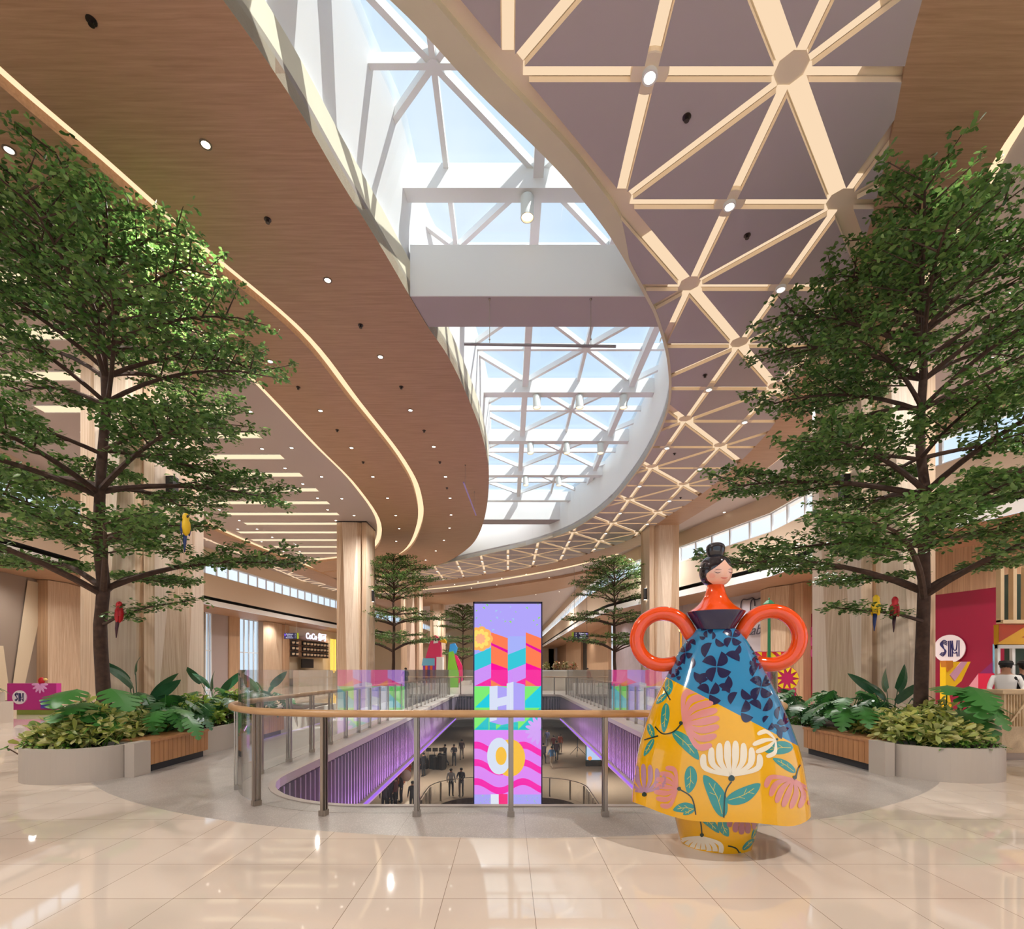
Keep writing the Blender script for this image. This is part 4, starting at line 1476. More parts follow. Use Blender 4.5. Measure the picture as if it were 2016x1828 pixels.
def make_tree(label, loc, rz, seed, height=8.6, base=.45, group=None, dens=1.0):
    """tiered indoor tree: straight dark trunk, whorls of limbs that rise then level out into flat sprays"""
    R = random.Random(seed)
    t = thing('indoor_tree', label, 'tree', loc, rz, group)
    sway = [(R.uniform(-.05, .05), R.uniform(-.05, .05)) for _ in range(14)]
    def axis(z):
        u = max(0, min(12.99, z / height * 12))
        i = int(u); f = u - i
        return Vector((sway[i][0] * (1 - f) + sway[i + 1][0] * f, sway[i][1] * (1 - f) + sway[i + 1][1] * f, z))
    zs = [base - .1 + (height - base) * k / 26 for k in range(27)]
    m_ = MB()
    m_.tube([axis(z) for z in zs], [.092 * (1 - (z / height)) ** .6 + .012 + .006 * R.random() for z in zs], n=12)
    m_.build('trunk', M_bark, t, smooth=True)
    tips = []
    tiers = [(2.75, 3.0, 5, .42), (3.55, 2.2, 4, .2), (4.35, 2.65, 6, .30), (5.0, 2.2, 4, .15), (5.75, 2.45, 6, .42), (6.25, 2.4, 5, .55), (6.6, 2.1, 5, .5), (6.95, 2.1, 6, .60), (7.3, 1.8, 5, .6), (7.6, 1.5, 6, .7), (7.95, 1.1, 5, .8), (8.25, .7, 5, .9)]
    for ti, (z0, L, n, rise) in enumerate(tiers):
        z0 = z0 * height / 8.6
        a0 = R.uniform(0, 6.28)
        for k in range(n):
            a = a0 + 2 * math.pi * k / n + R.uniform(-.25, .25)
            l = L * R.uniform(.78, 1.08)
            d = Vector((math.cos(a), math.sin(a), 0)); sd = Vector((-d.y, d.x, 0))
            p0 = axis(z0 + R.uniform(-.08, .08))
            bend = R.uniform(-.25, .25)
            def P(u):
                return p0 + d * l * u + sd * bend * u * u * l * .5 + Vector((0, 0, l * rise * (1 - (1 - u) ** 2.2) * .62 - .04 * l * u * u))
            m_ = MB()
            r0 = (.043 if z0 < 5 else .032) * (l / 2.4) ** .5
            m_.tube([P(u / 8) for u in range(9)], [r0 * (1 - u / 8) ** .8 + .007 for u in range(9)], n=7, cap=False)
            nsec = max(5, int(l * 5))
            for q in range(nsec):
                u = .22 + .76 * q / (nsec - 1)
                if u < .30 and l > 2: continue
                sg = 1 if q % 2 else -1
                b0 = P(u)
                aa = a + sg * R.uniform(.55, .95)
                l2 = l * (.42 * (1 - .55 * u) + .07) * R.uniform(.8, 1.15)
                d2 = Vector((math.cos(aa), math.sin(aa), 0))
                lift = R.uniform(.03, .22)
                c = [b0 + d2 * l2 * v + Vector((0, 0, l2 * lift * v)) for v in (0, .5, 1)]
                m_.tube(c, [.014, .009, .005], n=5, cap=False)
                nt_ = max(3, int(l2 / .115))
                for w in range(nt_):
                    v = .12 + .88 * w / max(1, nt_ - 1)
                    bp_ = b0 + d2 * l2 * v + Vector((0, 0, l2 * lift * v))
                    for sg2 in (-1, 1):
                        a3 = aa + sg2 * R.uniform(.5, 1.2)
                        l3 = R.uniform(.05, .26) * (1.15 - .5 * v)
                        tp = bp_ + Vector((math.cos(a3), math.sin(a3), R.uniform(-.1, .35))) * l3
                        tips.append(tp)
                        if dens > .9 and R.random() < .95:
                            tips.append(bp_.lerp(tp, .5) + Vector((0, 0, R.uniform(-.06, .04))))
            m_.build('branch', M_bark, t)
            tips.append(P(1.0))
    if dens > .9:
        tips = [p for p in tips if p.z < 6.3 or R.random() < .62]
    if dens < 1:
        tips = [p for p in tips if R.random() < dens]
    leaf_cloud([(p.x, p.y, p.z) for p in tips], .092 if dens > .9 else .12, M_tl, 'foliage', t, seed, 5, .52, .62, 1.5)
    return t
T1 = make_tree('tall tiered leafy tree in the near left planter', (-6.55, 8.2, 0), .4, 11, 8.75)
T2 = make_tree('tall tiered leafy tree in the near right planter', (6.68, 8.2, 0), 2.0, 23, 8.6)
T3 = make_tree('slim tiered tree beside the second left column', (-6.8, 30.3, 0), 0, 31, 8.3, dens=.55)
for (x, y, rz, sc, lab) in [(6.45, 30.8, 2.2, 1.0, 'slim tiered tree beside the second right column'), (-4.6, 52, 1.1, .98, 'small distant tree just left of the tall screen')]:
    c = dup(T3); c.location = (x, y, 0); c.rotation_euler = (0, 0, rz); c.scale = (sc, sc, sc); c['label'] = lab

# ------------------------------------------------------------------ planters and benches
M_plant = mat('planter_paint', '#b9aea2', .45)
M_soil = mat('planter_soil', '#3a2a20', .95, noise=.3, nscale=20)
M_bench = mat_wood('bench_wood', '#a36f45', '#c08b5c', (14, 14, .6), .4)
M_kick = mat('bench_kickplate', '#23242a', .5)
def planter(label, s, y0, y1, xi=5.55, xo=7.3, hgt=.47, notches=()):
    """stadium-ended planter on side s; xi is the aisle face"""
    r = (xo - xi) / 2 * .96
    out = rrect(xi, xo, y0, y1, r, .3, 16)
    inn = rrect(xi + .09, xo - .09, y0 + .09, y1 - .09, r - .09, .22, 16)
    def cut_in(path, x, d, e):
        # the aisle edge runs down from the far corner to the near one
        i = next(k for k in range(len(path)) if abs(path[k][0] - x) < 1e-4 and abs(path[(k + 1) % len(path)][0] - x) < 1e-4 and path[k][1] - path[(k + 1) % len(path)][1] > 1)
        add = []
        for (ya, yb) in sorted(notches, reverse=True):
            add += [(x, yb + e), (x + d, yb + e), (x + d, ya - e), (x, ya - e)]
        return path[:i + 1] + add + path[i + 1:]
    if notches:
        out = cut_in(out, xi, .44, 0); inn = cut_in(inn, xi + .09, .44, .09)
    if s < 0:
        out = [(-x, y) for x, y in out][::-1]; inn = [(-x, y) for x, y in inn][::-1]
    t = thing('planter', label, 'planter')
    m_ = MB(); m_.prism(out, 0, hgt, M_plant, holes=[inn]); m_.build('planter_wall', None, t)
    m_ = MB(); m_.prism(inn, .05, hgt - .06); m_.build('soil', M_soil, t)
    return t
planter('grey painted planter with a rounded near end on the left', -1, 6.83, 16.5, 5.5, 7.0, .47, ((7.64, 9.16), (10.74, 12.31)))
planter('grey painted planter with a rounded near end on the right', 1, 6.92, 16.5, 5.6, 7.25, .47, ((7.72, 9.46), (10.99, 12.61)))
planter('low grey planter around the tree by the second left column', -1, 25.5, 36)
planter('low grey planter around the tree by the second right column', 1, 25.5, 36)
_p = planter('small far planter around the distant tree left of the screen', -1, 51, 53.5, 3.8, 5.4)
def bench(label, s, y0, y1, xf, group=None):
    """timber bench clipped on the aisle face of a planter"""
    t = thing('timber_bench', label, 'bench', (s * xf, (y0 + y1) / 2, 0), 0, group)
    L_ = (y1 - y0) / 2
    def bx(nm, x0, x1, ya, yb, z0, z1, mt):
        m_ = MB(); m_.box((min(s * x0, s * x1), ya, z0), (max(s * x0, s * x1), yb, z1)); return m_.build(nm, mt, t)
    bx('seat', -.02, .51, -L_, L_, .45, .49, M_bench)
    bx('kickplate', .06, .5, -L_ + .02, L_ - .05, 0, .115, M_kick)
    n = 14
    m_ = MB()
    for k in range(n):
        a = -L_ + 2 * L_ * k / n
        m_.box((min(s * 0, s * .02), a + .004, .115), (max(s * 0, s * .02), a + 2 * L_ / n - .004, .45))
    m_.build('front_slats', M_bench, t)
    bx('carcass', .022, .50, -L_ + .01, L_ - .01, .116, .448, M_kick)
    bx('end_block', -.02, .12, -L_ - .34, -L_ - .002, 0, .49, M_plant)
    return t
bench('timber slatted bench on the left planter beside the round end', -1, 7.65, 9.15, 5.40)
bench('timber slatted bench on the left planter farther along, partly behind the glass', -1, 10.75, 12.3, 5.42)
bench('timber slatted bench on the right planter beside the round end', 1, 7.72, 9.45, 5.5)
bench('timber slatted bench on the right planter behind the statue', 1, 11.0, 12.6, 5.5)

# ------------------------------------------------------------------ planter plants
def leaf_blade(mb, o, d, up, length, width, lobes, depth, droop, m=None, fold=.18, tip=1.0):
    """one leaf: two rows of quads either side of the midrib; lobes cut the margin"""
    d = Vector(d).normalized(); s = d.cross(Vector(up)).normalized(); u = s.cross(d).normalized()
    n = max(8, lobes * 4) if lobes else 8
    rows = []
    for k in range(n + 1):
        t = k / n
        w = width / 2 * (math.sin(math.pi * min(1, t * .9 + .1) ** .75)) ** .75 if t < 1 else 0
        if lobes:
            w *= 1 - depth * (1 if (k % 4) in (0,) else 0) * (0 if t < .08 or t > .95 else 1)
        c = Vector(o) + d * length * t + u * (fold * 0 - droop * length * t * t)
        swp = d * w * (.35 if lobes else .1)
        rows.append((c, c + s * w + swp - u * w * fold, c - s * w + swp - u * w * fold))
    vs, fs = [], []
    for r in rows: vs += list(r)
    for k in range(n):
        a, b = k * 3, k * 3 + 3
        fs += [(a, b, b + 1, a + 1), (a, a + 2, b + 2, b)]
    mb.add(vs, fs, m)
def rosette_bush(label, cat, nm, loc, rx, ry, h, n, size, m, seed, nleaf=7, group=None, ratio=.42):
    R = random.Random(seed)
    t = thing(nm, label, cat, loc, 0, group)
    pts = []
    st = MB()
    for k in range(n):
        a = R.uniform(0, 6.28); r = math.sqrt(R.random())
        x, y = rx * r * math.cos(a), ry * r * math.sin(a)
        z = h * (1 - .75 * r * r) * R.uniform(.45, 1.0) + .03
        pts.append((x, y, z))
        if k % 2 == 0: st.tube([(x * .6, y * .6, -.05), (x * .9, y * .9, z * .6), (x, y, z)], .008, n=4, cap=False)
    leaf_cloud(pts, size, m, 'foliage', t, seed, nleaf, ratio, .8, .7)
    st.build('stem', M_bark if m is not M_vari else M_gc, t)
    return t
def big_leaf_plant(label, nm, loc, n, stalk, length, width, lobes, depth, m, seed, cat='plant', droop=.35, upright=.4, face=None, group=None, el0=.5):
    R = random.Random(seed)
    t = thing(nm, label, cat, loc, 0, group)
    for k in range(n):
        a = (face + R.uniform(-1.3, 1.3)) if face is not None else 2 * math.pi * k / n + R.uniform(-.4, .4)
        l = stalk * R.uniform(.65, 1.1)
        el = R.uniform(el0, 1.2) if upright < .7 else R.uniform(1.1, 1.45)
        p1 = Vector((math.cos(a) * math.cos(el), math.sin(a) * math.cos(el), math.sin(el))) * l
        m_ = MB()
        m_.tube([(0, 0, 0), p1 * .5 + Vector((0, 0, .04)), p1], [.012, .009, .007], n=5)
        st = m_.build('stalk', m, t)
        m_ = MB()
        ln = length * R.uniform(.8, 1.1)
        d = Vector((math.cos(a), math.sin(a), R.uniform(-.75, .05) if upright < .7 else R.uniform(.7, 1.3)))
        leaf_blade(m_, p1, d, (0, 0, 1) if upright < .7 else (math.cos(a + 1.3), math.sin(a + 1.3), .4), ln, width * ln / length, lobes, depth, droop)
        m_.build('leaf', m, t)
    return t
def fill_planter(s, side):
    R = random.Random(3 if s < 0 else 4)
    g = 0.41
    # variegated umbrella bushes at the near end
    for k, (x, y, rx, ry, h, n) in enumerate([(6.25, 7.6, .62, .55, .62, 120), (6.15, 8.35, .32, .5, .55, 60), (6.75, 8.1, .35, .55, .66, 70), (6.4, 7.25, .5, .2, .42, 55)]):
        rosette_bush('variegated yellow-green bush, %s, in the round end of the %s planter' % (['largest', 'beside the bench', 'at the outer edge', 'lowest at the rim'][k], side), 'bush', 'variegated_bush',
                     (s * x, y, g), rx, ry, h, n, .155, M_vari, 50 + k + (10 if s > 0 else 0), 7, 'variegated bushes in the planters')
    for k, (x, y, ry, n) in enumerate([(5.85, 10.1, .75, 90), (5.85, 12.3, 1.2, 110), (6.5, 7.05, .1, 30)]):
        rosette_bush('low bright green ground cover %s of the %s planter' % (['by the rim', 'along the far rim', 'at the near rim'][k], side), 'ground cover', 'ground_cover', (s * x, y, g), .22 if k < 2 else .5, ry, .14, n, .06, M_gc, 70 + k, 5).__setitem__('kind', 'stuff')
    # split-leaf plants
    face = 0 if s > 0 else math.pi
    big_leaf_plant('big monstera with broad split leaves beside the %s tree trunk' % side, 'monstera_plant', (s * (6.42 if s < 0 else 6.8), 7.85 if s < 0 else 7.9, g), 8, .95, .52, .52, 5, .6, M_mon, 5 if s < 0 else 8, 'plant', .3, .4, (-1.7 if s < 0 else -1.1), None, 1.0)
    for k, (x, y, mm, nm2) in enumerate([(6.1, 9.1, M_fern, 'dark'), (5.95, 8.75, M_mon, 'small'), (6.7, 8.9, M_fern, 'tall dark'), (6.0, 10.2, M_fern, 'dense'), (6.6, 9.9, M_mon, 'leafy'), (5.95, 11.4, M_fern, 'far'), (6.7, 11.2, M_mon, 'tall'), (6.2, 12.7, M_fern, 'farthest')]):
        big_leaf_plant('%s green plant with deeply cut leaves in the middle of the %s planter' % (nm2, side), 'philodendron_plant', (s * x, y, g), 17, .78, .44, .34, 6, .75, mm, 90 + k + (20 if s > 0 else 0), 'plant', .45, .4, None, 'cut-leaf plants in the planters')
    for k, (x, y) in enumerate([(5.95, 9.75), (5.9, 10.9)] if s < 0 else [(6.0, 11.9)]):
        rosette_bush('%s lime yellow bush in the %s planter' % (['bright', 'pale'][k], side), 'bush', 'lime_bush', (s * x, y, g), .38, .45, .72, 75, .13, M_lime, 120 + k, 6, None, .4)
    for k, (x, y, st) in enumerate([(6.55, 9.0, 1.0), (6.9, 12.0, .9), (6.1, 12.6, .8)] if s < 0 else [(6.75, 8.95, .8), (6.0, 12.4, .75)]):
        big_leaf_plant('%s bird-of-paradise plant with long upright leaves in the %s planter' % (['tall', 'second', 'small far'][k], side), 'bird_of_paradise_plant', (s * x, y, g), 5, st, .62, .2, 0, 0, M_bird, 140 + k + (7 if s > 0 else 0), 'plant', .35, .9)
fill_planter(-1, 'left'); fill_planter(1, 'right')
for s, side in ((-1, 'left'), (1, 'right')):
    for k, y in enumerate((26.6, 28.4, 31.5, 33.5)):
        big_leaf_plant('distant dark green cut-leaf plant around the %s far tree' % side, 'philodendron_plant', (s * 6.3, y, .41), 9, .5, .5, .36, 5, .6, M_mon if k % 2 else M_fern, 200 + k, 'plant', .4, .4, None, 'plants in the far %s planter' % side)

# ------------------------------------------------------------------ parrots on the branches
def parrot(label, loc, rz, body, wing, tail):
    t = thing('toy_parrot', label, 'parrot', loc, rz)
    m_ = MB(); m_.lathe([(.012, -.13), (.045, -.09), (.06, -.02), (.055, .05), (.04, .09), (.045, .12), (.043, .15), (.025, .18), (.004, .19)], n=14)
    m_.build('body', body, t, smooth=True)
    m_ = MB(); m_.ball((.05, 0, .135), (.03, .014, .022), n=8, k=6); m_.build('beak', mat('parrot_beak', '#2a2624', .4), t, smooth=True)
    for s in (-1, 1):
        m_ = MB(); m_.ball((-.015, s * .052, -.03), (.03, .014, .1), n=10, k=8); m_.build('wing', wing, t, smooth=True)
    m_ = MB(); m_.tube([(-.02, 0, -.1), (-.035, 0, -.22), (-.04, 0, -.36)], [.028, .022, .006], n=8); m_.build('tail', tail, t, smooth=True)
PR, PY, PB, PG = mat('parrot_red', '#b8141f', .5), mat('parrot_yellow', '#f0c31c', .5), mat('parrot_blue', '#24386e', .5), mat('parrot_dark', '#3c1420', .5)
parrot('yellow and blue toy parrot perched in the left tree', at(366, 1036, 7.2), -.6, PY, PB, PB)
parrot('red toy parrot hanging low on the left tree branch', at(235, 1208, 7.6), .3, PR, PR, PG)
parrot('yellow and blue toy parrot perched on the right tree low branch', at(1725, 1195, 7.7), .3, PY, PY, PB)
parrot('red toy parrot perched beside the yellow one on the right tree', at(1762, 1198, 7.8), .5, PR, PR, PG)
for (a, b, c) in ((at(235, 1217, 7.6), at(215, 1222, 7.9), at(205, 1225, 8.15)),):
    pass
def twig(parent_tree, pts, seed):
    inv = parent_tree.matrix_basis.inverted()
    loc = Matrix.Rotation(-parent_tree.rotation_euler.z, 4, 'Z') @ Matrix.Translation(-parent_tree.location)
    P = [loc @ Vector(p) for p in pts]
    m_ = MB(); m_.tube(P, [.03, .022, .014, .007][:len(P)], n=6); m_.build('branch', M_bark, parent_tree)
    R = random.Random(seed)
    tips = []
    for a, b in zip(P[1:], P[2:]):
        for k in range(46):
            u = R.random()
            tips.append(a.lerp(b, u) + Vector((R.uniform(-.22, .22), R.uniform(-.22, .22), R.uniform(-.05, .09))))
    leaf_cloud([tuple(p) for p in tips], .075, M_tl, 'foliage', parent_tree, seed, 5, .52, .5, 1.2)
twig(T1, [at(205, 1228, 8.15), at(232, 1214, 7.8), at(290, 1195, 7.6), at(385, 1180, 7.5)], 1)
twig(T2, [at(1815, 1222, 8.15), at(1765, 1207, 7.8), at(1690, 1200, 7.7), at(1635, 1195, 7.7)], 2)
# ------------------------------------------------------------------ frontages under the facades
M_win = mat_glass('shop_glass', (.85, .92, .97), .8)
M_grey = mat('grey_panel', '#a79a97', .5)
M_cream2 = mat('cream_panel', '#d3c2a6', .55)
M_brown = mat('brown_panel', '#8d6c52', .55)
M_marb = mat('marble_panel', '#a99da3', .3, noise=.25, nscale=1.6)
def wall_at(px, line):
    k = (px - 1000) / 1000
    for a, b in zip(line, line[1:]):
        fa_, fb = a[0] - k * a[1], b[0] - k * b[1]
        if (fa_ > 0) != (fb > 0):
            t = fa_ / (fa_ - fb)
            return Vector((a[0] + (b[0] - a[0]) * t, a[1] + (b[1] - a[1]) * t))
    return Vector((k * line[-1][1], line[-1][1]))
def wall_run(name, line, px0, px1, z0, z1, m, thick=.12, out=0.0, st=True, extra=None):
    """a flat piece of wall standing on the frontage line between two sight lines"""
    a, b = wall_at(px0, line), wall_at(px1, line)
    sg = -1 if line[0][0] < 0 else 1
    e = Vector((-sg * out, 0))
    pts = [a + e] + [Vector(p) + e for p in line if min(a.y, b.y) < p[1] < max(a.y, b.y)] + [b + e]
    if a.y > b.y: pts = [pts[0]] + sorted(pts[1:-1], key=lambda p: -p.y) + [pts[-1]]
    back = [p + Vector((sg * thick, 0)) for p in pts]
    poly = pts + back[::-1]
    mb = MB(); mb.prism(poly, z0, z1, m)
    o = mb.build(name)
    if st: o['kind'] = 'structure'
    return o
FL = [(p.x, p.y) for p in farL]
FR = [(p.x, p.y) for p in farR]
# left: runs of wall between glazed gaps (seen from far to near)
wall_run('wall_frontage', FL, 900, 508, 0, 5.85, M_cream2)
wall_run('wall_frontage', FL, 470, 449, 0, 5.85, M_woodd, .3, .1)
wall_run('wall_frontage', FL, 449, 415, 0, 5.85, M_grey)
wall_run('wall_frontage', FL, 404, -2600, 0, 5.85, mat('taupe_wall', '#8f7f72', .6))
def glazed(n, line, p0, p1, z1, cols):
    w = MB()
    a, b = wall_at(p0, line), wall_at(p1, line)
    for k in range(cols + 1):
        p = a.lerp(b, k / cols); w.cbox((p.x, p.y, z1 / 2), (.09, .12, z1), M_frame)
    for z in (.05, z1 * .52, z1):
        w.beam((a.x, a.y, z), (b.x, b.y, z), .09, .07, M_frame)
    o = struct('window_%d' % n, w)
    g = MB(); g.add([(a.x, a.y, 0), (b.x, b.y, 0), (b.x, b.y, z1), (a.x, a.y, z1)], [(0, 1, 2, 3)], M_win); g.build('pane', None, o)
glazed(40, FL, 470, 508, 5.8, 4); glazed(41, FL, 404, 415, 5.8, 2)
def pilaster(label, line, px0, px1, z1=5.82, skew=.3, side=1):
    a, b = wall_at(px0, line), wall_at(px1, line)
    sg = -1 if line[0][0] < 0 else 1
    c = (a + b) / 2
    d = (b - a); L_ = d.length / 2; t = d.normalized()
    n_ = Vector((-t.y, t.x)); n_ = n_ if n_.x * sg < 0 else -n_
    def q(u, v): p = c + t * u * L_ + n_ * v; return (p.x, p.y)
    bot = [q(-1, -.1), q(-1, .5), q(-.1 + skew, .75), q(.4, .5), q(.5, .35), q(.6, .5), q(1, .5), q(1, -.1)]
    top = [q(-1, -.1), q(-1, .5), q(-.1 - skew, .75), q(.4, .5), q(.5, .35), q(.6, .5), q(1, .5), q(1, -.1)]
    n = 8
    vs = [(x, y, 0) for x, y in bot] + [(x, y, z1) for x, y in top]
    fs = []
    for i in range(n):
        j = (i + 1) % n
        fs += [(i, j, j + n), (i, j + n, i + n)]
    mb = MB(); mb.add(vs, fs, M_woodd)
    for q_ in (2, 3, 5): mb.m[q_] = mb.mi(M_woodv)
    o = mb.build('pilaster_column'); o['kind'] = 'structure'
    return o
pilaster('', FL, 508, 560); pilaster('', FL, 72, 168)
# stripes on the near left wall
for (za, zb, pa, pb, m_) in ((0, 5.7, -40, 78, M_cream2),):
    mb = MB()
    def wp(px, z, e=.06):
        p = wall_at(px, FL); return (p.x + e, p.y, z)
    mb.add([wp(18, .2), wp(52, 5.7), wp(80, 5.7), wp(78, 4.3), wp(40, .2)][::1], [(0, 1, 2, 3, 4)], m_)
    mb.add([wp(-60, .2), wp(18, .2), wp(4, 2.6), wp(-60, 2.6)], [(0, 1, 2, 3)], m_)
    o = mb.build('wall_stripe'); o['kind'] = 'structure'

# the drinks shop on the left
shop = thing('drinks_shop_display', 'brown wall of cubby shelves under a lit white drinks shop sign', 'shop display', (0, 0, 0))
a, b = wall_at(560, FL), wall_at(636, FL)
d = (b - a).normalized(); L_ = (b - a).length
nn = Vector((d.y, -d.x)); nn = nn if nn.x > 0 else -nn
ang = math.atan2(d.y, d.x)
def sp_(u, z, e): p = a + d * u * L_ + nn * e; return Vector((p.x, p.y, z))
m_ = MB(); c = sp_(.5, 3.85, .5); m_.cbox(c, (L_, .1, 2.1), M_brown, ang)
m_.build('back_panel', None, shop)
for r in range(3):
    for k in range(11):
        if k == 2: continue
        m_ = MB(); c = sp_((k + .5) / 11, 3.1 + .55 * r, .62)
        m_.cbox(c, (L_ / 11 * .8, .12, .42), M_dark, ang); c2 = sp_((k + .5) / 11, 3.06 + .55 * r, .70); m_.lathe([(.0, -.08), (.14, -.07), (.17, .12), (.0, .13)], c2, mat('jar_cream', '#e0c9ac', .4), 10)
        m_.build('cubby', None, shop)
for z in (2.85, 3.4, 3.95, 4.5):
    m_ = MB(); m_.beam(sp_(0, z, .66), sp_(1, z, .66), .2, .04, mat('shelf_wood', '#5c3f2e', .5)); m_.build('shelf', None, shop)
rt = (math.pi / 2, 0, ang + (0 if math.cos(ang) > 0 else math.pi))
text_mesh('CoCo \u90fd\u53ef', .85, mat_emit('sign_white', '#f1e9ff', 1.6), 'sign_lettering', shop, sp_(.60, 4.95, .85), rt, .03, bold=.02)
m_ = MB(); m_.cbox(sp_(.42, 2.2, .6), (2.2, .12, .9), M_dark, ang); m_.build('menu_board', None, shop)
m_ = MB(); m_.cbox(sp_(.45, .75, 1.2), (L_ * .9, .6, 1.5), mat('shop_counter', '#d8cdbf', .5), ang); m_.build('counter', None, shop)
neon = thing('neon_strip_sign', 'bundle of vertical yellow neon tubes beside the drinks shop', 'neon light')
for k, px in enumerate((641, 644, 647, 650)):
    p = wall_at(px, FL); m_ = MB(); m_.tube([(p.x + .6, p.y, 1.2 + .2 * (k % 2)), (p.x + .6, p.y, 5.0)], .055, n=8); m_.build('tube', mat_emit('neon_yellow', '#ffc84a', 2.0), neon)

# right frontage
wall_run('wall_frontage', FR, 1062, 1090, 0, 5.85, mat('pearl_panel', '#c9b2c4', .3, noise=.3, nscale=.9))
wall_run('wall_frontage', FR, 1090, 1118, 0, 5.85, M_brown)
wall_run('wall_frontage', FR, 1118, 1148, 0, 5.85, M_woodd, .3, .3)
wall_run('wall_frontage', FR, 1148, 1162, 0, 5.85, M_dark)
wall_run('wall_frontage', FR, 1162, 1206, 0, 5.85, M_woodd, .3, .4)
wall_run('wall_frontage', FR, 1206, 1345, 0, 5.85, M_marb)
wall_run('wall_frontage', FR, 1345, 1512, 0, 5.85, mat('mural_wall', '#b9b0b6', .5, noise=.08, nscale=.5))
wall_run('wall_frontage', FR, 1512, 1597, 0, 5.85, M_woodd)
M_red = mat('crimson_wall', '#8a0730', .4)
wall_run('wall_frontage', FR, 1590, 3600, 0, 4.3, M_red)
wall_run('wall_frontage', FR, 1590, 3600, 4.3, 5.85, M_woodd)
pilaster('', FR, 1512, 1597)
# mural lettering and drawn loops
M_ink = mat('mural_ink', '#3b3443', .5)
def mural_pt(px, z, e=.08):
    p = wall_at(px, FR); return Vector((p.x - e, p.y, z))
mu = thing('wall_mural_lettering', 'dark handwritten lettering and line drawing on the pale grey mural wall', 'mural')
p0, p1 = mural_pt(1462, 3.75), mural_pt(1512, 3.75)
ang = math.atan2((p1 - p0).y, (p1 - p0).x)
text_mesh('h table', .8, M_ink, 'lettering', mu, (p0 + p1) / 2, (math.pi / 2, 0, ang + (math.pi if math.cos(ang) < 0 else 0)), .01, shear=.35)
for (c, r, zc) in ((1475, 14, 5.1), (1492, 12, 5.0), (1510, 9, 1.8), (1380, 10, 3.4)):
    m_ = MB(); pts = []
    for k in range(25):
        t = 2 * math.pi * k / 24 * .85
        q = mural_pt(c + r * math.cos(t), zc + .55 * math.sin(t) + .12 * math.sin(3 * t)); pts.append(q)
    m_.tube(pts, .035, n=6); m_.build('drawn_loop', M_ink, mu)

# SM roundel and painted shapes on the red wall
def sm_letters(parent, O, U, V, s, m):
    """double-line monogram drawn in the plane (O, U, V), s = half height"""
    mb = MB()
    def path(pts, r=.045):
        P = smooth_curve(pts, 5) if len(pts) > 2 else [Vector(p) for p in pts]
        mb.tube([O + U * (p[0] * s) + V * (p[1] * s) for p in P], r * s, n=6)
    for o in (0, .14, .28):
        k = .55 - o * .8
        path([(-.12 - o * .1, .62 - o), (-.4, .78 - o), (-.68 + o * .6, .45), (-.45 + o * .1, .08 + o * .2), (-.22 - o * .3, -.22), (-.45, -.62 + o), (-.72 + o * .5, -.45 + o * .5)])
    for x in (.0, .14, .28):
        path([(x, -.7), (x, .72)], .045)
    path([(.28, .7), (.36, .0), (.5, -.15), (.6, .0), (.66, .72)], .045); path([(.14, .7), (.3, -.25), (.5, -.4), (.62, -.3), (.66, -.7)], .04)
    path([(.8, -.7), (.8, .72)], .045)
    return mb.build('monogram', m, parent)
M_navyp = mat('sign_navy', '#28245e', .4)
M_wsign = mat('sign_white_paint', '#efe3e6', .5)
def wall_frame(px, z, line, out):
    p = wall_at(px, line); q = wall_at(px + 3, line)
    u = (q - p).normalized(); u3 = Vector((u.x, u.y, 0))
    sg = -1 if line[0][0] < 0 else 1
    return Vector((p.x - sg * out, p.y, z)), u3
O, U = wall_frame(1873, 2.3, FR, .06)
if U.x < 0: U = -U
t = thing('round_logo_sign', 'round white logo sign on the crimson wall behind the right tree', 'sign', O)
m_ = MB()
n_ = U.cross(Vector((0, 0, 1))); n_ = n_ if n_.x < 0 or n_.y < 0 else -n_
ring = [U * math.cos(2 * math.pi * k / 40) * .5 + Vector((0, 0, 1)) * math.sin(2 * math.pi * k / 40) * .5 for k in range(40)]
m_.add(ring + [v + n_ * .04 for v in ring], [tuple(range(40)), tuple(range(79, 39, -1))] + [(k, (k + 1) % 40, (k + 1) % 40 + 40, k + 40) for k in range(40)])
m_.build('disc', M_wsign, t)
sm_letters(t, n_ * .05, U, Vector((0, 0, 1)), .4, M_navyp)
def wpoly(name, pts, m, e, line=FR):
    mb = MB()
    v = []
    for (px, py) in pts:
        p = wall_at(px, line); z = EYE + (1318 - py) * p.y / 1000
        v.append((p.x - (1 if line is FR else -1) * e, p.y, max(.02, z)))
    mb.poly(v, m); o = mb.build(name); o['kind'] = 'structure'; return o
wpoly('wall_paint_shape', [(1930, 1325), (1958, 1300), (1958, 1325)], mat('wall_plum', '#7a1158', .5), .03)
wpoly('wall_paint_shape', [(1900, 1362), (1928, 1325), (1928, 1362)], mat('wall_rose', '#d98d9b', .5), .03)
wpoly('wall_paint_shape', [(1928, 1325), (1960, 1325), (1940, 1370), (1928, 1365)], mat('wall_scarlet', '#c40f3c', .5), .035)
wpoly('wall_paint_shape', [(1956, 1268), (1966, 1262), (1966, 1335), (1956, 1322)], mat('wall_aqua', '#6fa9c4', .5), .03)
for (px, py) in ((1602, 1242), (1600, 1262), (1603, 1285)):
    wpoly('wall_paint_shape', [(px + 7 * math.cos(k * .5236), py + 9 * math.sin(k * .5236)) for k in range(12)], mat('wall_pink', '#b44a78', .5), .04)
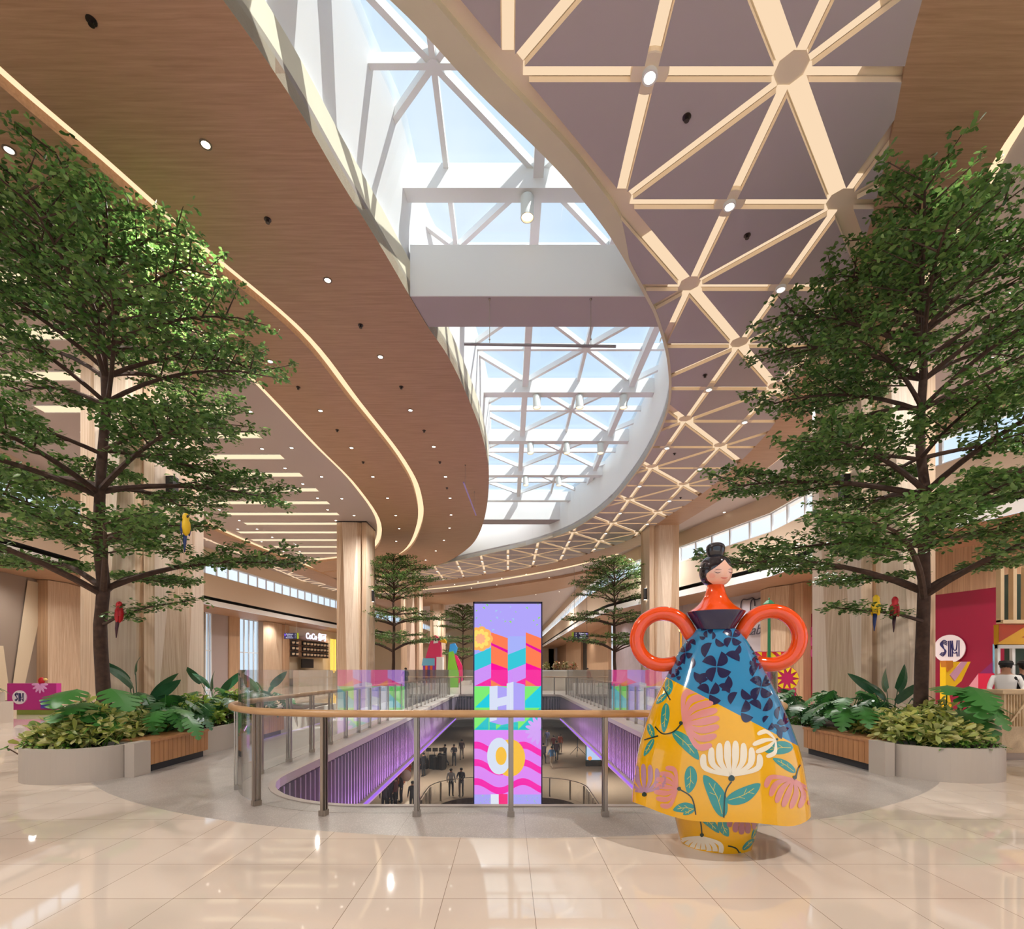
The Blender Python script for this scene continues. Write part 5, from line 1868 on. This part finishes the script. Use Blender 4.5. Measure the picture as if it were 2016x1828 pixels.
# yellow and pink cut-out standing before the red wall
t = thing('cutout_sculpture', 'yellow and pink cut-out letter shape standing before the crimson wall', 'display', (13.0, 14.8, 0))
def cut(nm, pts, y, m):
    v = [((px - 1000) * y / 1000 - 13.0, EYE + (1318 - py) * y / 1000) for px, py in pts]
    mb = MB(); tr = tessellate_polygon([[Vector((p[0], p[1], 0)) for p in v]])
    n = len(v)
    mb.add([(x, y - 14.8, z) for x, z in v] + [(x, y - 14.6, z) for x, z in v], [tuple(f) for f in tr] + [tuple(i + n for i in f) for f in tr] + [(i, (i + 1) % n, (i + 1) % n + n, i + n) for i in range(n)])
    mb.build(nm, m, t)
cut('panel', [(1862, 1302), (1911, 1302), (1893, 1340), (1868, 1362), (1880, 1420), (1862, 1420)], 14.8, mat('cut_yellow', '#f2c714', .4))
cut('stripe', [(1871, 1328), (1893, 1302), (1905, 1302), (1880, 1340)], 14.77, mat('cut_pink', '#d3a0bb', .4))
cut('stripe', [(1862, 1300), (1876, 1300), (1877, 1312), (1866, 1322)], 14.76, mat('cut_orange', '#c87c1e', .4))

# right kiosk with rattan counter
ko = thing('market_kiosk', 'bright orange and yellow kiosk with timber louvres at the far right edge', 'kiosk', (9.7, 10.3, 0))
def kb(nm, x0, x1, y0, y1, z0, z1, m):
    mb = MB(); mb.box((x0 - 9.7, y0 - 10.3, z0), (x1 - 9.7, y1 - 10.3, z1)); return mb.build(nm, m, ko)
M_tim = mat('kiosk_timber', '#d9bd95', .5)
kb('back_wall', 10.75, 13.5, 10.9, 11.0, 0, 3.6, mat('kiosk_dark', '#233a2c', .5))
kb('header', 9.85, 13.2, 10.2, 10.3, 2.05, 2.46, mat('kiosk_yellow', '#f0b41c', .45))
mb = MB(); mb.add([(.15, -.11, 2.1), (.15, -.11, 2.46), (.75, -.11, 2.46)], [(0, 1, 2)]); mb.add([(.6, -.11, 2.2), (1.4, -.11, 2.2), (1.1, -.11, 2.4)], [(0, 1, 2)]); mb.build('header_motif', mat('kiosk_rust', '#c4471a', .5), ko)
for x in (9.85, 10.15, 10.62, 11.4): kb('window_post', x, x + .06, 10.22, 10.28, 1.1, 2.05, M_white)
kb('window_rail', 9.85, 13.2, 10.2, 10.29, 1.98, 2.06, M_white)
for x in (9.8, 10.05, 10.3, 10.9, 11.5): kb('louvre_post', x, x + .07, 10.1, 10.2, 2.5, 3.6, M_tim)
kb('louvre_rail', 9.8, 13.2, 10.05, 10.2, 2.47, 2.54, M_tim)
kb('louvre_panel', 10.4, 10.85, 10.13, 10.17, 2.55, 3.6, mat('louvre_cloth', '#cfc3b4', .7))
kb('shelf', 10.1, 13.0, 10.35, 10.8, 1.0, 1.06, M_tim)
for k in range(5):
    c_ = ['#d8421c', '#e8961e', '#c9281c', '#f0c020', '#b83a1c'][k]
    t = tag(MB().cbox((0, 0, .1), (.16, .14, .2)).build('snack_packet', mat('packet' + c_, c_, .4)), 'small %s packet on the kiosk shelf' % ['red', 'orange', 'dark red', 'yellow', 'rust'][k], 'packet')
    t.location = (10.25 + .24 * k, 10.55, 1.06)
co = thing('rattan_counter', 'pale rattan and slatted timber counter at the right edge beside the planter', 'counter', (8.55, 8.8, 0))
def cb(nm, x0, x1, y0, y1, z0, z1, m):
    mb = MB(); mb.box((x0 - 8.55, y0 - 8.8, z0), (x1 - 8.55, y1 - 8.8, z1)); return mb.build(nm, m, co)
cb('body', 8.5, 10.6, 8.74, 9.25, .12, 1.14, mat('rattan', '#cdb594', .7, noise=.2, nscale=60))
cb('top', 8.44, 10.7, 8.66, 9.3, 1.14, 1.2, M_tim)
cb('plinth', 8.52, 10.58, 8.78, 9.2, 0, .12, mat('counter_plinth', '#b9a79a', .5))
for x in (8.5, 8.93, 9.36, 9.79): cb('frame_post', x, x + .035, 8.70, 8.74, .55, 1.14, M_tim)
mb = MB()
for k in range(26):
    x = -.02 + k * .05
    mb.box((x, -.085, .58), (x + .016, -.06, 1.12))
mb.beam((0, -.1, .58), (.4, -.1, 1.1), .02, .03)
mb.build('slat_panel', M_tim, co)

# pink kiosk and planter at the far left
pk_ = thing('pink_photo_board', 'magenta display board with round white logo and flower near the left wall', 'display board', (-16.6, 17.7, 0))
def pb(nm, lo, hi, m):
    mb = MB(); mb.box(lo, hi); return mb.build(nm, m, pk_)
M_mag = mat('board_magenta', '#b52a86', .4)
pb('board', (-.75, -.1, .16), (.95, .1, 1.08), M_mag)
pb('base', (-.4, -.12, 0), (.98, .12, .16), mat('board_green', '#7c8c3c', .6))
m_ = MB(); m_.lathe([(.0, 0), (.24, 0), (.24, .04), (.0, .04)], n=32); d_ = m_.build('disc', mat('disc_white', '#f2ecf4', .4), pk_); d_.rotation_euler = (math.pi / 2, 0, 0); d_.location = (-.30, -.1, .6)
sm_letters(pk_, Vector((-.30, -.15, .6)), Vector((1, 0, 0)), Vector((0, 0, 1)), .2, M_navyp)
for k in range(7):
    a = math.radians(180 + 30 * k)
    m_ = MB(); m_.ball((0, 0, 0), (.14, .012, .045), n=12, k=6); o = m_.build('petal', mat('petal_pink', '#e3a6dc', .4), pk_); o.location = (.40 + .15 * math.cos(a), -.12, 1.04 + .17 * math.sin(a)); o.rotation_euler = (0, -a, 0)
pb('box', (.5, -.2, .22), (.95, -.12, .52), mat('box_violet', '#4a3a9e', .4, noise=.9, nscale=14))
bd = thing('toy_bird', 'small red toy bird with yellow beak on top of the magenta board', 'toy bird', (-16.25, 17.7, 1.08))
m_ = MB(); m_.ball((0, 0, .09), (.11, .08, .12), n=12, k=8); m_.build('body', PR, bd, smooth=True)
m_ = MB(); m_.ball((.12, 0, .13), (.09, .04, .05), n=10, k=6); m_.build('beak', mat('beak_cream', '#e8c878', .4), bd, smooth=True)
pt_ = thing('square_planter', 'pale square planter with a palm at the far left edge', 'planter', (-14.9, 14.6, 0))
m_ = MB(); m_.box((-.9, -.3, 0), (.2, .5, .62)); m_.box((-.9, -.2, .62), (.05, .4, .9)); m_.build('planter_wall', M_plant, pt_)
big_leaf_plant('feathery palm in the square planter at the left edge', 'palm_plant', (-15.2, 14.6, .9), 14, .3, .5, .18, 7, .8, M_fern, 301, 'plant', .5, .4)

# lamp posts
def lamp_post(label, loc, h, m, gm):
    t = thing('lamp_post', label, 'lamp post', loc)
    a = MB(); a.lathe([(.14, 0), (.12, .1), (.06, .3), (.045, h - .5), (.07, h - .48)], n=14); a.build('pole', m, t, smooth=30)
    a = MB(); a.lathe([(.09, h - .46), (.16, h - .16), (.16, h - .15)], n=6); a.build('lantern_glass', gm, t)
    a = MB(); a.lathe([(.22, h - .15), (.2, h - .1), (.08, h + .02), (.02, h + .03), (.03, h + .09), (.0, h + .12)], n=6); a.build('lantern_cap', m, t)
G_lan = mat_emit('lantern_glow', '#ffe0a0', 2.2)
lamp_post('green lamp post with glowing lantern seen through the right statue handle', (9.1, 17.7, 0), 3.95, mat('lamp_green', '#1f6a44', .4), G_lan)
lamp_post('yellow lamp post seen through the left statue handle', (8.72, 25.6, 0), 3.95, mat('lamp_yellow', '#e8a51c', .4), G_lan)
# patterned display cart behind the statue
ct = thing('patterned_display', 'display stand with yellow and magenta triangle pattern behind the statue', 'display stand', (9.0, 18.2, 0))
cols = [mat('tri_yellow', '#ecd21a', .4), mat('tri_magenta', '#b5165c', .4), mat('tri_red', '#d02026', .4), mat('tri_lime', '#a8cf2a', .4)]
for k in range(6):
    m_ = MB(); x0 = -.1 + .17 * k
    m_.add([(x0, -.06, 1.88), (x0 + .17, -.06, 1.88), (x0 + .17, -.06, 2.18), (x0, -.06, 2.18)], [(0, 1, 2, 3)], cols[(k * 2) % 4])
    m_.add([(x0, -.065, 1.88), (x0 + .17, -.065, 2.03), (x0, -.065, 2.18)], [(0, 1, 2)], cols[(k + 1) % 4]); m_.build('pattern_tile', None, ct)
m_ = MB(); m_.box((-.1, -.05, 1.86), (.92, .25, 2.2)); m_.box((-.08, 0, 0), (-.02, .06, 1.9)); m_.box((.84, 0, 0), (.9, .06, 1.9)); m_.build('stand', cols[1], ct)
dk = thing('patterned_disc_display', 'round magenta and yellow patterned disc standing right of the glass', 'display', (9.86, 18.0, 0))
m_ = MB(); m_.lathe([(0, -.05), (.42, -.05), (.42, .05), (0, .05)], n=36); o = m_.build('disc', cols[1], dk); o.rotation_euler = (math.pi / 2, 0, 0); o.location = (0, 0, 1.25)
for k in range(10):
    a = 2 * math.pi * k / 10
    m_ = MB(); m_.add([(.41 * math.cos(a), -.07, 1.25 + .41 * math.sin(a)), (.41 * math.cos(a + .55), -.07, 1.25 + .41 * math.sin(a + .55)), (.2 * math.cos(a + .27), -.07, 1.25 + .2 * math.sin(a + .27))], [(0, 1, 2)]); m_.build('triangle', cols[0], dk)
m_ = MB(); m_.box((-.3, -.1, 0), (.3, .1, .9)); m_.build('foot', cols[1], dk)

# hanging direction signs
def hang_sign(label, loc, lines, flip, ztop):
    t = thing('hanging_sign', label, 'sign', loc)
    m_ = MB(); m_.box((-.62, -.04, -.26), (.62, .04, .26)); m_.build('panel', mat('sign_panel_navy', '#1d1846', .4), t)
    x = -.68 if flip else .55
    m_ = MB(); m_.box((x, -.045, -.27), (x + .14, .045, .27)); m_.build('end_band', mat('sign_lime', '#a9bf2c', .4), t)
    for k, (l, r) in enumerate(lines):
        text_mesh(l, .15, mat_emit('sign_text', '#f4f1ff', .9), 'lettering', t, (-.12 if not flip else .2, -.046, .15 - .16 * k), (math.pi / 2, 0, 0), .002, bold=.003)
        text_mesh(r, .13, mat_emit('sign_text', '#f4f1ff', .9), 'lettering', t, (.42 if not flip else -.38, -.046, .15 - .16 * k), (math.pi / 2, 0, 0), .002)
    m_ = MB(); m_.box((.45 if flip else -.58, -.05, .02), (.57 if flip else -.46, -.042, .16)); m_.build('icon', mat_emit('sign_icon', '#8a5cff', 1.0), t)
    for s in (-.5, .5):
        m_ = MB(); m_.tube([(s, 0, .26), (s, 0, ztop - loc[2])], .015, n=6); m_.build('hanger_rod', M_steel, t)
hang_sign('navy hanging direction sign beside the drinks shop on the left', (-19.64, 46, 4.62), [('Foodcourt', 'L2'), ('Cinema', 'L2'), ('Restrooms', 'L1')], False, 5.85)
hang_sign('navy hanging direction sign on the right beyond the tall screen', (5.72, 40, 4.25), [('Cyberzone', 'L3'), ('Cinema', 'L2'), ('Restrooms', 'L1')], True, HB)

# macaw sculptures
mac = thing('macaw_sculpture', 'large block-shaped pink macaw sculpture with yellow beak left of the screen', 'sculpture', (-6.1, 42, 0))
def extr(nm, pts, y0, y1, m, par, ox=0):
    mb = MB(); tr = tessellate_polygon([[Vector((p[0], p[1], 0)) for p in pts]]); n = len(pts)
    mb.add([(x - ox, y0, z) for x, z in pts] + [(x - ox, y1, z) for x, z in pts], [tuple(f) for f in tr] + [tuple(i + n for i in f) for f in tr] + [(i, (i + 1) % n, (i + 1) % n + n, i + n) for i in range(n)])
    return mb.build(nm, m, par)
M_mp = mat('macaw_pink', '#d8366a', .45)
extr('body', [(-.75, 0), (.55, 0), (.6, 3.2), (.5, 4.1), (.2, 4.4), (-.15, 4.3), (-.4, 3.4), (-.75, 2.2)], -.4, .4, M_mp, mac)
extr('face', [(.0, 3.7), (.38, 3.75), (.36, 4.1), (.05, 4.15)], -.45, .45, M_white, mac)
m_ = MB(); m_.ball((.2, -.46, 3.95), .06, n=8, k=6); m_.build('eye', M_dark, mac)
extr('beak', [(.38, 3.85), (1.0, 3.75), (1.0, 3.95), (.75, 4.2), (.4, 4.2)], -.3, .3, mat('macaw_yellow', '#f3bf2a', .4), mac)
extr('chest', [(.2, 0), (.75, 0), (.75, 2.6), (.25, 2.6)], -.42, .42, M_white, mac)
extr('collar', [(-.95, 1.9), (.1, 1.9), (.1, 2.5), (-.85, 2.5)], -.48, .48, mat('macaw_blue', '#6fb6d8', .4), mac)
for k in range(5):
    extr('wing_stripe', [(-.85 + .2 * k, 0), (-.67 + .2 * k, 0), (-.67 + .2 * k, 1.9), (-.85 + .2 * k, 1.9)], -.5, .5, [mat('macaw_purple', '#7a3aa0', .4), mat('macaw_orange', '#e8672c', .4)][k % 2], mac)
m2 = thing('toucan_sculpture', 'green and pink striped bird sculpture just left of the tall screen', 'sculpture', (-4.6, 45, 0))
extr('body', [(-.7, 0), (.2, 0), (.3, 1.2), (.05, 2.2), (-.2, 3.2), (-.6, 3.1), (-.7, 1.5)], -.4, .4, mat('toucan_green', '#7cc23a', .4), m2)
extr('wing', [(.0, .2), (.6, .6), (.55, 1.9), (.1, 2.8), (-.15, 2.9), (.25, 1.6)], -.35, .35, mat('toucan_pink', '#e0286e', .4), m2)
extr('head', [(-.6, 3.0), (.0, 3.0), (.15, 3.5), (-.1, 3.9), (-.5, 3.8)], -.3, .3, mat('toucan_blue', '#2f8fd0', .4), m2)

# far counter with flowers, far wall
fc = thing('stone_counter', 'low pale stone counter beyond the far end of the floor opening', 'counter', (4.2, 38.5, 0))
m_ = MB(); m_.box((-1.7, -.4, 0), (1.7, .4, 1.45)); m_.build('body', mat('counter_stone', '#c9bcab', .4), fc)
m_ = MB(); m_.box((-1.75, -.45, 1.45), (1.75, .45, 1.52)); m_.build('top', M_white, fc)
for k, (x, c_, nm) in enumerate([(2.85, '#b5a83a', 'yellow'), (3.7, '#c9442a', 'red'), (4.35, '#c79a6c', 'tan'), (4.95, '#d03224', 'bright red')]):
    rosette_bush('small %s flower arrangement standing on the far stone counter' % nm, 'flowers', 'flower_arrangement', (x, 38.5, 1.52), .3, .25, .7, 40, .14, mat_leaf('flower' + c_, [c_, '#6a7a3a', '#e8d8b0'], .1), 400 + k, 6)
mb = MB(); mb.box((-16, 100, 0), (8, 100.3, HB), M_cream2); struct('wall_far', mb)
mb = MB(); mb.box((6.5, 30, -.3), (6.6, 30.1, -.2), M_cream2)
# far ceiling: a third wood band and a thin cove line
def pc(px, py, D=7.85): x, y = at_ceiling(px, py, D); return (x, y)
up_ = smooth_curve([pc(740, 1178), pc(840, 1172), pc(932, 1163), pc(1100, 1138), pc(1206, 1114)], 5)
dn_ = smooth_curve([pc(740, 1198), pc(840, 1193), pc(932, 1185), pc(1060, 1168), pc(1165, 1145)], 5)
mb = MB(); band(mb, dn_, up_, H, HB, M_woodc); struct('ceiling_wood_band', mb)
cv = smooth_curve([pc(740, 1170), pc(840, 1163), pc(932, 1153), pc(1100, 1124), pc(1215, 1095)], 5)
tag(cove(cv, -.15, .15, HB - .06).build('cove_light'), 'thin far cove light crossing the ceiling above the tall screen', 'cove light')
tag(cove(up_, .03, .25, HB - .06).build('cove_light'), 'warm cove light along the near edge of the farthest wood band', 'cove light')
# wood band on the left side with its cove
lb0 = smooth_curve([pc(250, 960), pc(403, 1035), pc(520, 1085), pc(665, 1140), pc(720, 1158)], 5)
lb1 = smooth_curve([pc(250, 985), pc(403, 1057), pc(520, 1105), pc(665, 1158), pc(720, 1172)], 5)
mb = MB(); band(mb, lb1, lb0, H, HB, M_woodc); struct('ceiling_wood_band', mb)
tag(cove(lb0, -.22, -.02, HB - .06).build('cove_light'), 'yellow cove light along the wood band in front of the left clerestory', 'cove light')
mb = MB()
for i in range(9):
    y = 30 + i * 3.2
    for (a_, b_) in (((-18.6, y), (-16.9, y + 1.6)), ((-18.6, y + 3.2), (-16.9, y + 1.6)), ((-18.8, y + 1.6), (-16.6, y + 1.6)), ((-18.6, y), (-18.6, y + 3.2))):
        mb.beam((a_[0], a_[1], HB - .01), (b_[0], b_[1], HB - .01), .14, .014)
tag(mb.build('channel_light', M_cove2), 'net of lit ceiling channels between the left wood band and clerestory', 'ceiling light', kind='stuff')

# end walls behind the camera, with a wide gap left open to let daylight in
mb = MB(); mb.box((-26, -5.2, 0), (-9, -5, HB), M_wall); mb.box((9, -5.2, 0), (18, -5, HB), M_wall); mb.box((-9, -5.2, 6.5), (9, -5, HB), M_wall); struct('wall_back', mb)
# ------------------------------------------------------------------ people
M_skin = mat('person_skin', '#b5856a', .55)
M_hairp = mat('person_hair', '#1a1614', .6)
def skin_body(pts, edges, rad):
    me = bpy.data.meshes.new('b'); me.from_pydata(pts, edges, []); me.update()
    o = bpy.data.objects.new('b', me); COL.objects.link(o)
    o.modifiers.new('s', 'SKIN'); 
    sv = me.skin_vertices[0].data
    for i, r in enumerate(rad):
        sv[i].radius = r if isinstance(r, tuple) else (r, r)
    sv[0].use_root = True
    sb = o.modifiers.new('u', 'SUBSURF'); sb.levels = 1; sb.render_levels = 1
    dg = bpy.context.evaluated_depsgraph_get()
    m2 = bpy.data.meshes.new_from_object(o.evaluated_get(dg))
    bpy.data.objects.remove(o)
    return m2
def pose(kind):
    """joint list: 0 pelvis 1 waist 2 chest 3 neck 4 head 5 crown, arms, legs; faces +y"""
    P = [(0, 0, .93), (0, 0, 1.12), (0, 0, 1.33), (0, 0, 1.47), (0, .015, 1.58), (0, .01, 1.66)]
    Rr = [(.15, .11), (.135, .10), (.16, .11), (.05, .05), (.08, .09), (.06, .07)]
    E = [(0, 1), (1, 2), (2, 3), (3, 4), (4, 5)]
    arms = {'stand': [((.18, 0, 1.40), (.24, -.02, 1.14), (.25, .05, .90), (.25, .08, .82))] * 2,
            'walk': [((.18, 0, 1.40), (.23, -.14, 1.16), (.24, -.12, .94), (.24, -.08, .87)), ((.18, 0, 1.40), (.23, .08, 1.15), (.22, .24, 1.0), (.21, .30, .97))],
            'rail': [((.18, 0, 1.40), (.24, .10, 1.18), (.14, .32, 1.10), (.08, .36, 1.10))] * 2,
            'sit': [((.18, 0, .95 + .0), (.23, .08, .72), (.16, .28, .66), (.12, .34, .66))] * 2}[kind]
    legs = {'stand': [((.09, 0, .88), (.10, .02, .48), (.11, -.01, .09), (.12, .13, .04))] * 2,
            'walk': [((.09, 0, .88), (.10, .20, .50), (.10, .22, .11), (.10, .35, .05)), ((.09, 0, .88), (.10, -.04, .48), (.10, -.32, .14), (.10, -.22, .05))],
            'sit': [((.09, .02, .46), (.11, .42, .48), (.11, .42, .09), (.12, .54, .04))] * 2}
    legs['rail'] = legs['stand']
    legs = legs[kind]
    if kind == 'sit':
        P = [(x, y, z - .46) for x, y, z in P]
    for si, s in enumerate((1, -1)):
        a = arms[si]
        k = len(P)
        P += [(s * p[0], p[1], p[2]) for p in a]; Rr += [(.06, .06), (.042, .042), (.03, .03), (.034, .02)]
        E += [(2, k), (k, k + 1), (k + 1, k + 2), (k + 2, k + 3)]
    for si, s in enumerate((1, -1)):
        a = legs[si]
        k = len(P)
        P += [(s * p[0], p[1], p[2]) for p in a]; Rr += [(.09, .09), (.062, .062), (.042, .042), (.035, .045)]
        E += [(0, k), (k, k + 1), (k + 1, k + 2), (k + 2, k + 3)]
    return P, E, Rr
BODY = {}
def person(label, loc, rz, kind='stand', top='#2b2a33', low='#2a2a30', hair=True, cap=False, sc=1.0, group=None):
    if kind not in BODY:
        P, E, Rr = pose(kind)
        BODY[kind] = (skin_body(P, E, Rr), P)
    src, P = BODY[kind]
    me = src.copy()
    t = thing('person', label, 'person', loc, rz, group)
    t.scale = (sc, sc, sc)
    dz = -.46 if kind == 'sit' else 0
    for m in (M_skin, mat('cloth' + top, top, .8), mat('cloth' + low, low, .8), M_dark):
        me.materials.append(m)
    for f in me.polygons:
        c = f.center
        hand = any((c - Vector(P[i])).length < .09 for i in (9, 13))
        foot = any((c - Vector(P[i])).length < .12 for i in (17, 21)) or c.z < .07
        arm = any((c - Vector(P[i])).length < .10 for i in (8, 12))
        if c.z > 1.46 + dz: k = 0
        elif hand: k = 0
        elif foot: k = 3
        elif c.z > .93 + dz or arm or (abs(c.x) > .19 and c.z > .8 + dz): k = 1
        else: k = 2
        f.material_index = k
        f.use_smooth = True
    o = bpy.data.objects.new('body', me); COL.objects.link(o); o.parent = t
    if hair:
        m_ = MB(); m_.ball((0, -.012, 1.625 + dz), (.092, .1, .088), n=14, k=10)
        m_.v = [(x, y, max(z, 1.585 + dz if y > .0 else 1.52 + dz)) for x, y, z in m_.v]
        m_.build('hair', M_hairp, t, smooth=True)
    if cap:
        m_ = MB(); m_.lathe([(.105, 1.64), (.11, 1.68), (.09, 1.72), (.01, 1.735)], n=16); m_.cbox((0, .12, 1.645), (.17, .12, .012)); m_.build('cap', M_hairp, t, smooth=30)
    return t
def low(px, feet, **k):
    """a spot on the lower floor under a sight line"""
    Y = (EYE - LZ) * 1000 / (feet - 1318)
    return ((px - 1000) * Y / 1000, Y, LZ)
PI = math.pi
person('person in a white shirt standing on the lower floor beside the lower railing', low(888, 1568), -.2, 'stand', '#d8d4cc', '#26262c')
person('person in a dark shirt and grey trousers with crossed arms on the lower floor', low(908, 1567), PI - .2, 'rail', '#332f3e', '#6b6768')
person('person in black standing at the left side of the band equipment below', low(876, 1507), 2.4, 'walk', '#23222a', '#202026')
person('person in dark clothes standing with hand on hip in the middle of the lower floor', low(894, 1507), PI, 'rail', '#2a2836', '#26252e')
person('distant person in maroon top and pale trousers walking on the lower floor', low(909, 1495), PI, 'walk', '#4a3440', '#8d8078')
person('seated person in black beside the dark equipment on the lower floor', low(866, 1506), 1.2, 'sit', '#1f1e24', '#1f1e24')
person('person in black standing behind the lower floor stand, nearest the violet rim', low(834, 1528), 1.0, 'stand', '#201f24', '#201f24')
person('person in black at the foot of the left balcony edge below', low(812, 1600), .6, 'stand', '#26252b', '#1d1c22')
person('person in navy jacket walking away on the lower floor right of the screen', low(1077, 1470), 0, 'walk', '#262744', '#4a4650')
person('person in maroon shirt standing on the lower floor right of the screen', low(1090, 1484), 0, 'stand', '#8c3440', '#3a3540')
person('person in orange vest with a bag on the lower floor', low(1103, 1481), .3, 'stand', '#c45a34', '#a59a90')
person('person in dark clothes half behind the tall screen on the lower floor', low(1070, 1504), -.4, 'walk', '#3a3142', '#332f3c')
person('person in blue shirt and beige trousers walking on the lower floor', low(1086, 1512), .4, 'walk', '#3f6ea0', '#a08e7c')
person('person in dark purple top walking in front of the blue shirted person', low(1096, 1498), 0, 'walk', '#4a3346', '#2f2b35')
for k, (px, f) in enumerate([(757, 1604), (768, 1592), (779, 1590), (790, 1580), (772, 1576), (786, 1572)]):
    person('person in the dark crowd by the balloons on the lower floor', low(px, f), .7 * k, 'stand', ['#3a3142', '#2a2a36', '#6a3038'][k % 3], '#26252d', group='people crowding by the balloons')
person('person in dark shirt leaning on the upper rail at the left of the far corridor', (-7.05, 35, 0), PI, 'rail', '#2d2f45', '#3a3a40')
person('person in red top among the flowers at the right far counter', (6.2, 39.6, 0), PI, 'stand', '#b83a2a', '#33313a')
person('kiosk attendant in white shirt and dark cap by the rattan counter', (9.56, 9.75, 0), 2.4, 'rail', '#e4e0dc', '#1d1c22', True, True)
person('kiosk attendant in black vest seen from behind at the right edge', (9.82, 9.65, 0), 0, 'rail', '#18171b', '#24232a', True, True, 1.0)

# ------------------------------------------------------------------ lower floor things
def balloon(c, r, col, lab):
    t = thing('balloon', lab, 'balloon', c, 0, 'balloons by the lower left wall')
    m_ = MB(); m_.ball((0, 0, 0), (r, r, r * 1.15), n=14, k=10); m_.build('skin', mat('balloon' + col, col, .2), t, smooth=True)
    m_ = MB(); m_.tube([(0, 0, -r * 1.1), (0, 0, -r * 1.9)], .008, n=5); m_.build('string', M_white, t)
rb = random.Random(9)
for k in range(16):
    px, py = rb.uniform(783, 806), rb.uniform(1496, 1548)
    balloon(at(px, py, 29 + rb.uniform(-1.2, 1.2)), rb.uniform(.16, .3), rb.choice(['#d86a3a', '#e8a48a', '#d8452c', '#e6c8b8']), 'balloon in the orange and pink balloon garland on the lower floor')
st = thing('speaker_tripod', 'black speaker tripod on the lower floor right of the screen', 'tripod', low(1137, 1487))
m_ = MB(); m_.tube([(0, 0, .4), (0, 0, 2.1)], .03, n=8); m_.build('pole', M_dark, st)
for k in range(3):
    a = k * 2.1 + .3
    m_ = MB(); m_.tube([(0, 0, .8), (math.cos(a) * .8, math.sin(a) * .8, .02)], .02, n=6); m_.build('leg', M_dark, st)
sg_ = thing('digital_sign', 'lit pale blue digital sign with orange flowers on the lower floor', 'sign', low(1172, 1507))
m_ = MB(); m_.box((-.75, -.2, 0), (.65, .2, .45)); m_.build('base', M_dark, sg_)
m_ = MB(); m_.box((-.75, -.12, .45), (.65, .12, 1.9)); m_.build('cabinet', mat('sign_teal', '#3aa0a8', .4), sg_)
m_ = MB(); m_.box((-.7, -.135, .5), (.6, -.121, 1.85), mat_emit('sign_sky', '#b9cdf2', 1.0)); m_.lathe([(0, 0), (.14, .0)], (0, 0, 0), None, 12) if False else None; m_.build('display', None, sg_)
for (x, z, r) in ((-.45, .62, .16), (.45, .85, .13), (-.1, 1.5, .1)):
    m_ = MB(); m_.ball((x, -.14, z), (r, .006, r), n=16, k=8); m_.build('flower', mat_emit('sign_flower', '#ff9a3a', 1.0), sg_)
bk = thing('band_equipment', 'dark heap of band equipment cases on the lower floor behind the glass', 'equipment', low(850, 1512))
R_ = random.Random(2)
for k in range(9):
    m_ = MB(); h = R_.uniform(.4, 1.1); m_.cbox((R_.uniform(-.9, .9), R_.uniform(-.5, .5), h / 2), (R_.uniform(.35, .7), .5, h), None, R_.random()); m_.build('case', M_dark, bk)
for k in range(4):
    m_ = MB(); x = -.8 + .5 * k; m_.tube([(x, -.5, 0), (x + .1, -.4, 1.5)], .015, n=5); m_.cbox((x + .12, -.4, 1.5), (.4, .03, .28)); m_.build('stand', M_dark, bk)
# lower shopfronts
for s, side in ((-1, 'left'), (1, 'right')):
    for k in range(6):
        y = 16 + k * 7
        t = thing('shopfront', 'shuttered dark shopfront on the lower level, %s side' % side, 'shopfront', (s * 10.24, y, LZ), 0, 'lower level shopfronts on the %s' % side)
        m_ = MB(); m_.box((-.06, -2.6, 0), (.06, 2.6, 3.3)); m_.build('panel', mat('shop_dark', '#5a4a44', .3), t)
        m_ = MB(); m_.box((-.1, -2.8, 3.3), (.1, 2.8, 3.8)); m_.build('header', mat('shop_header', '#a08a76', .5), t)
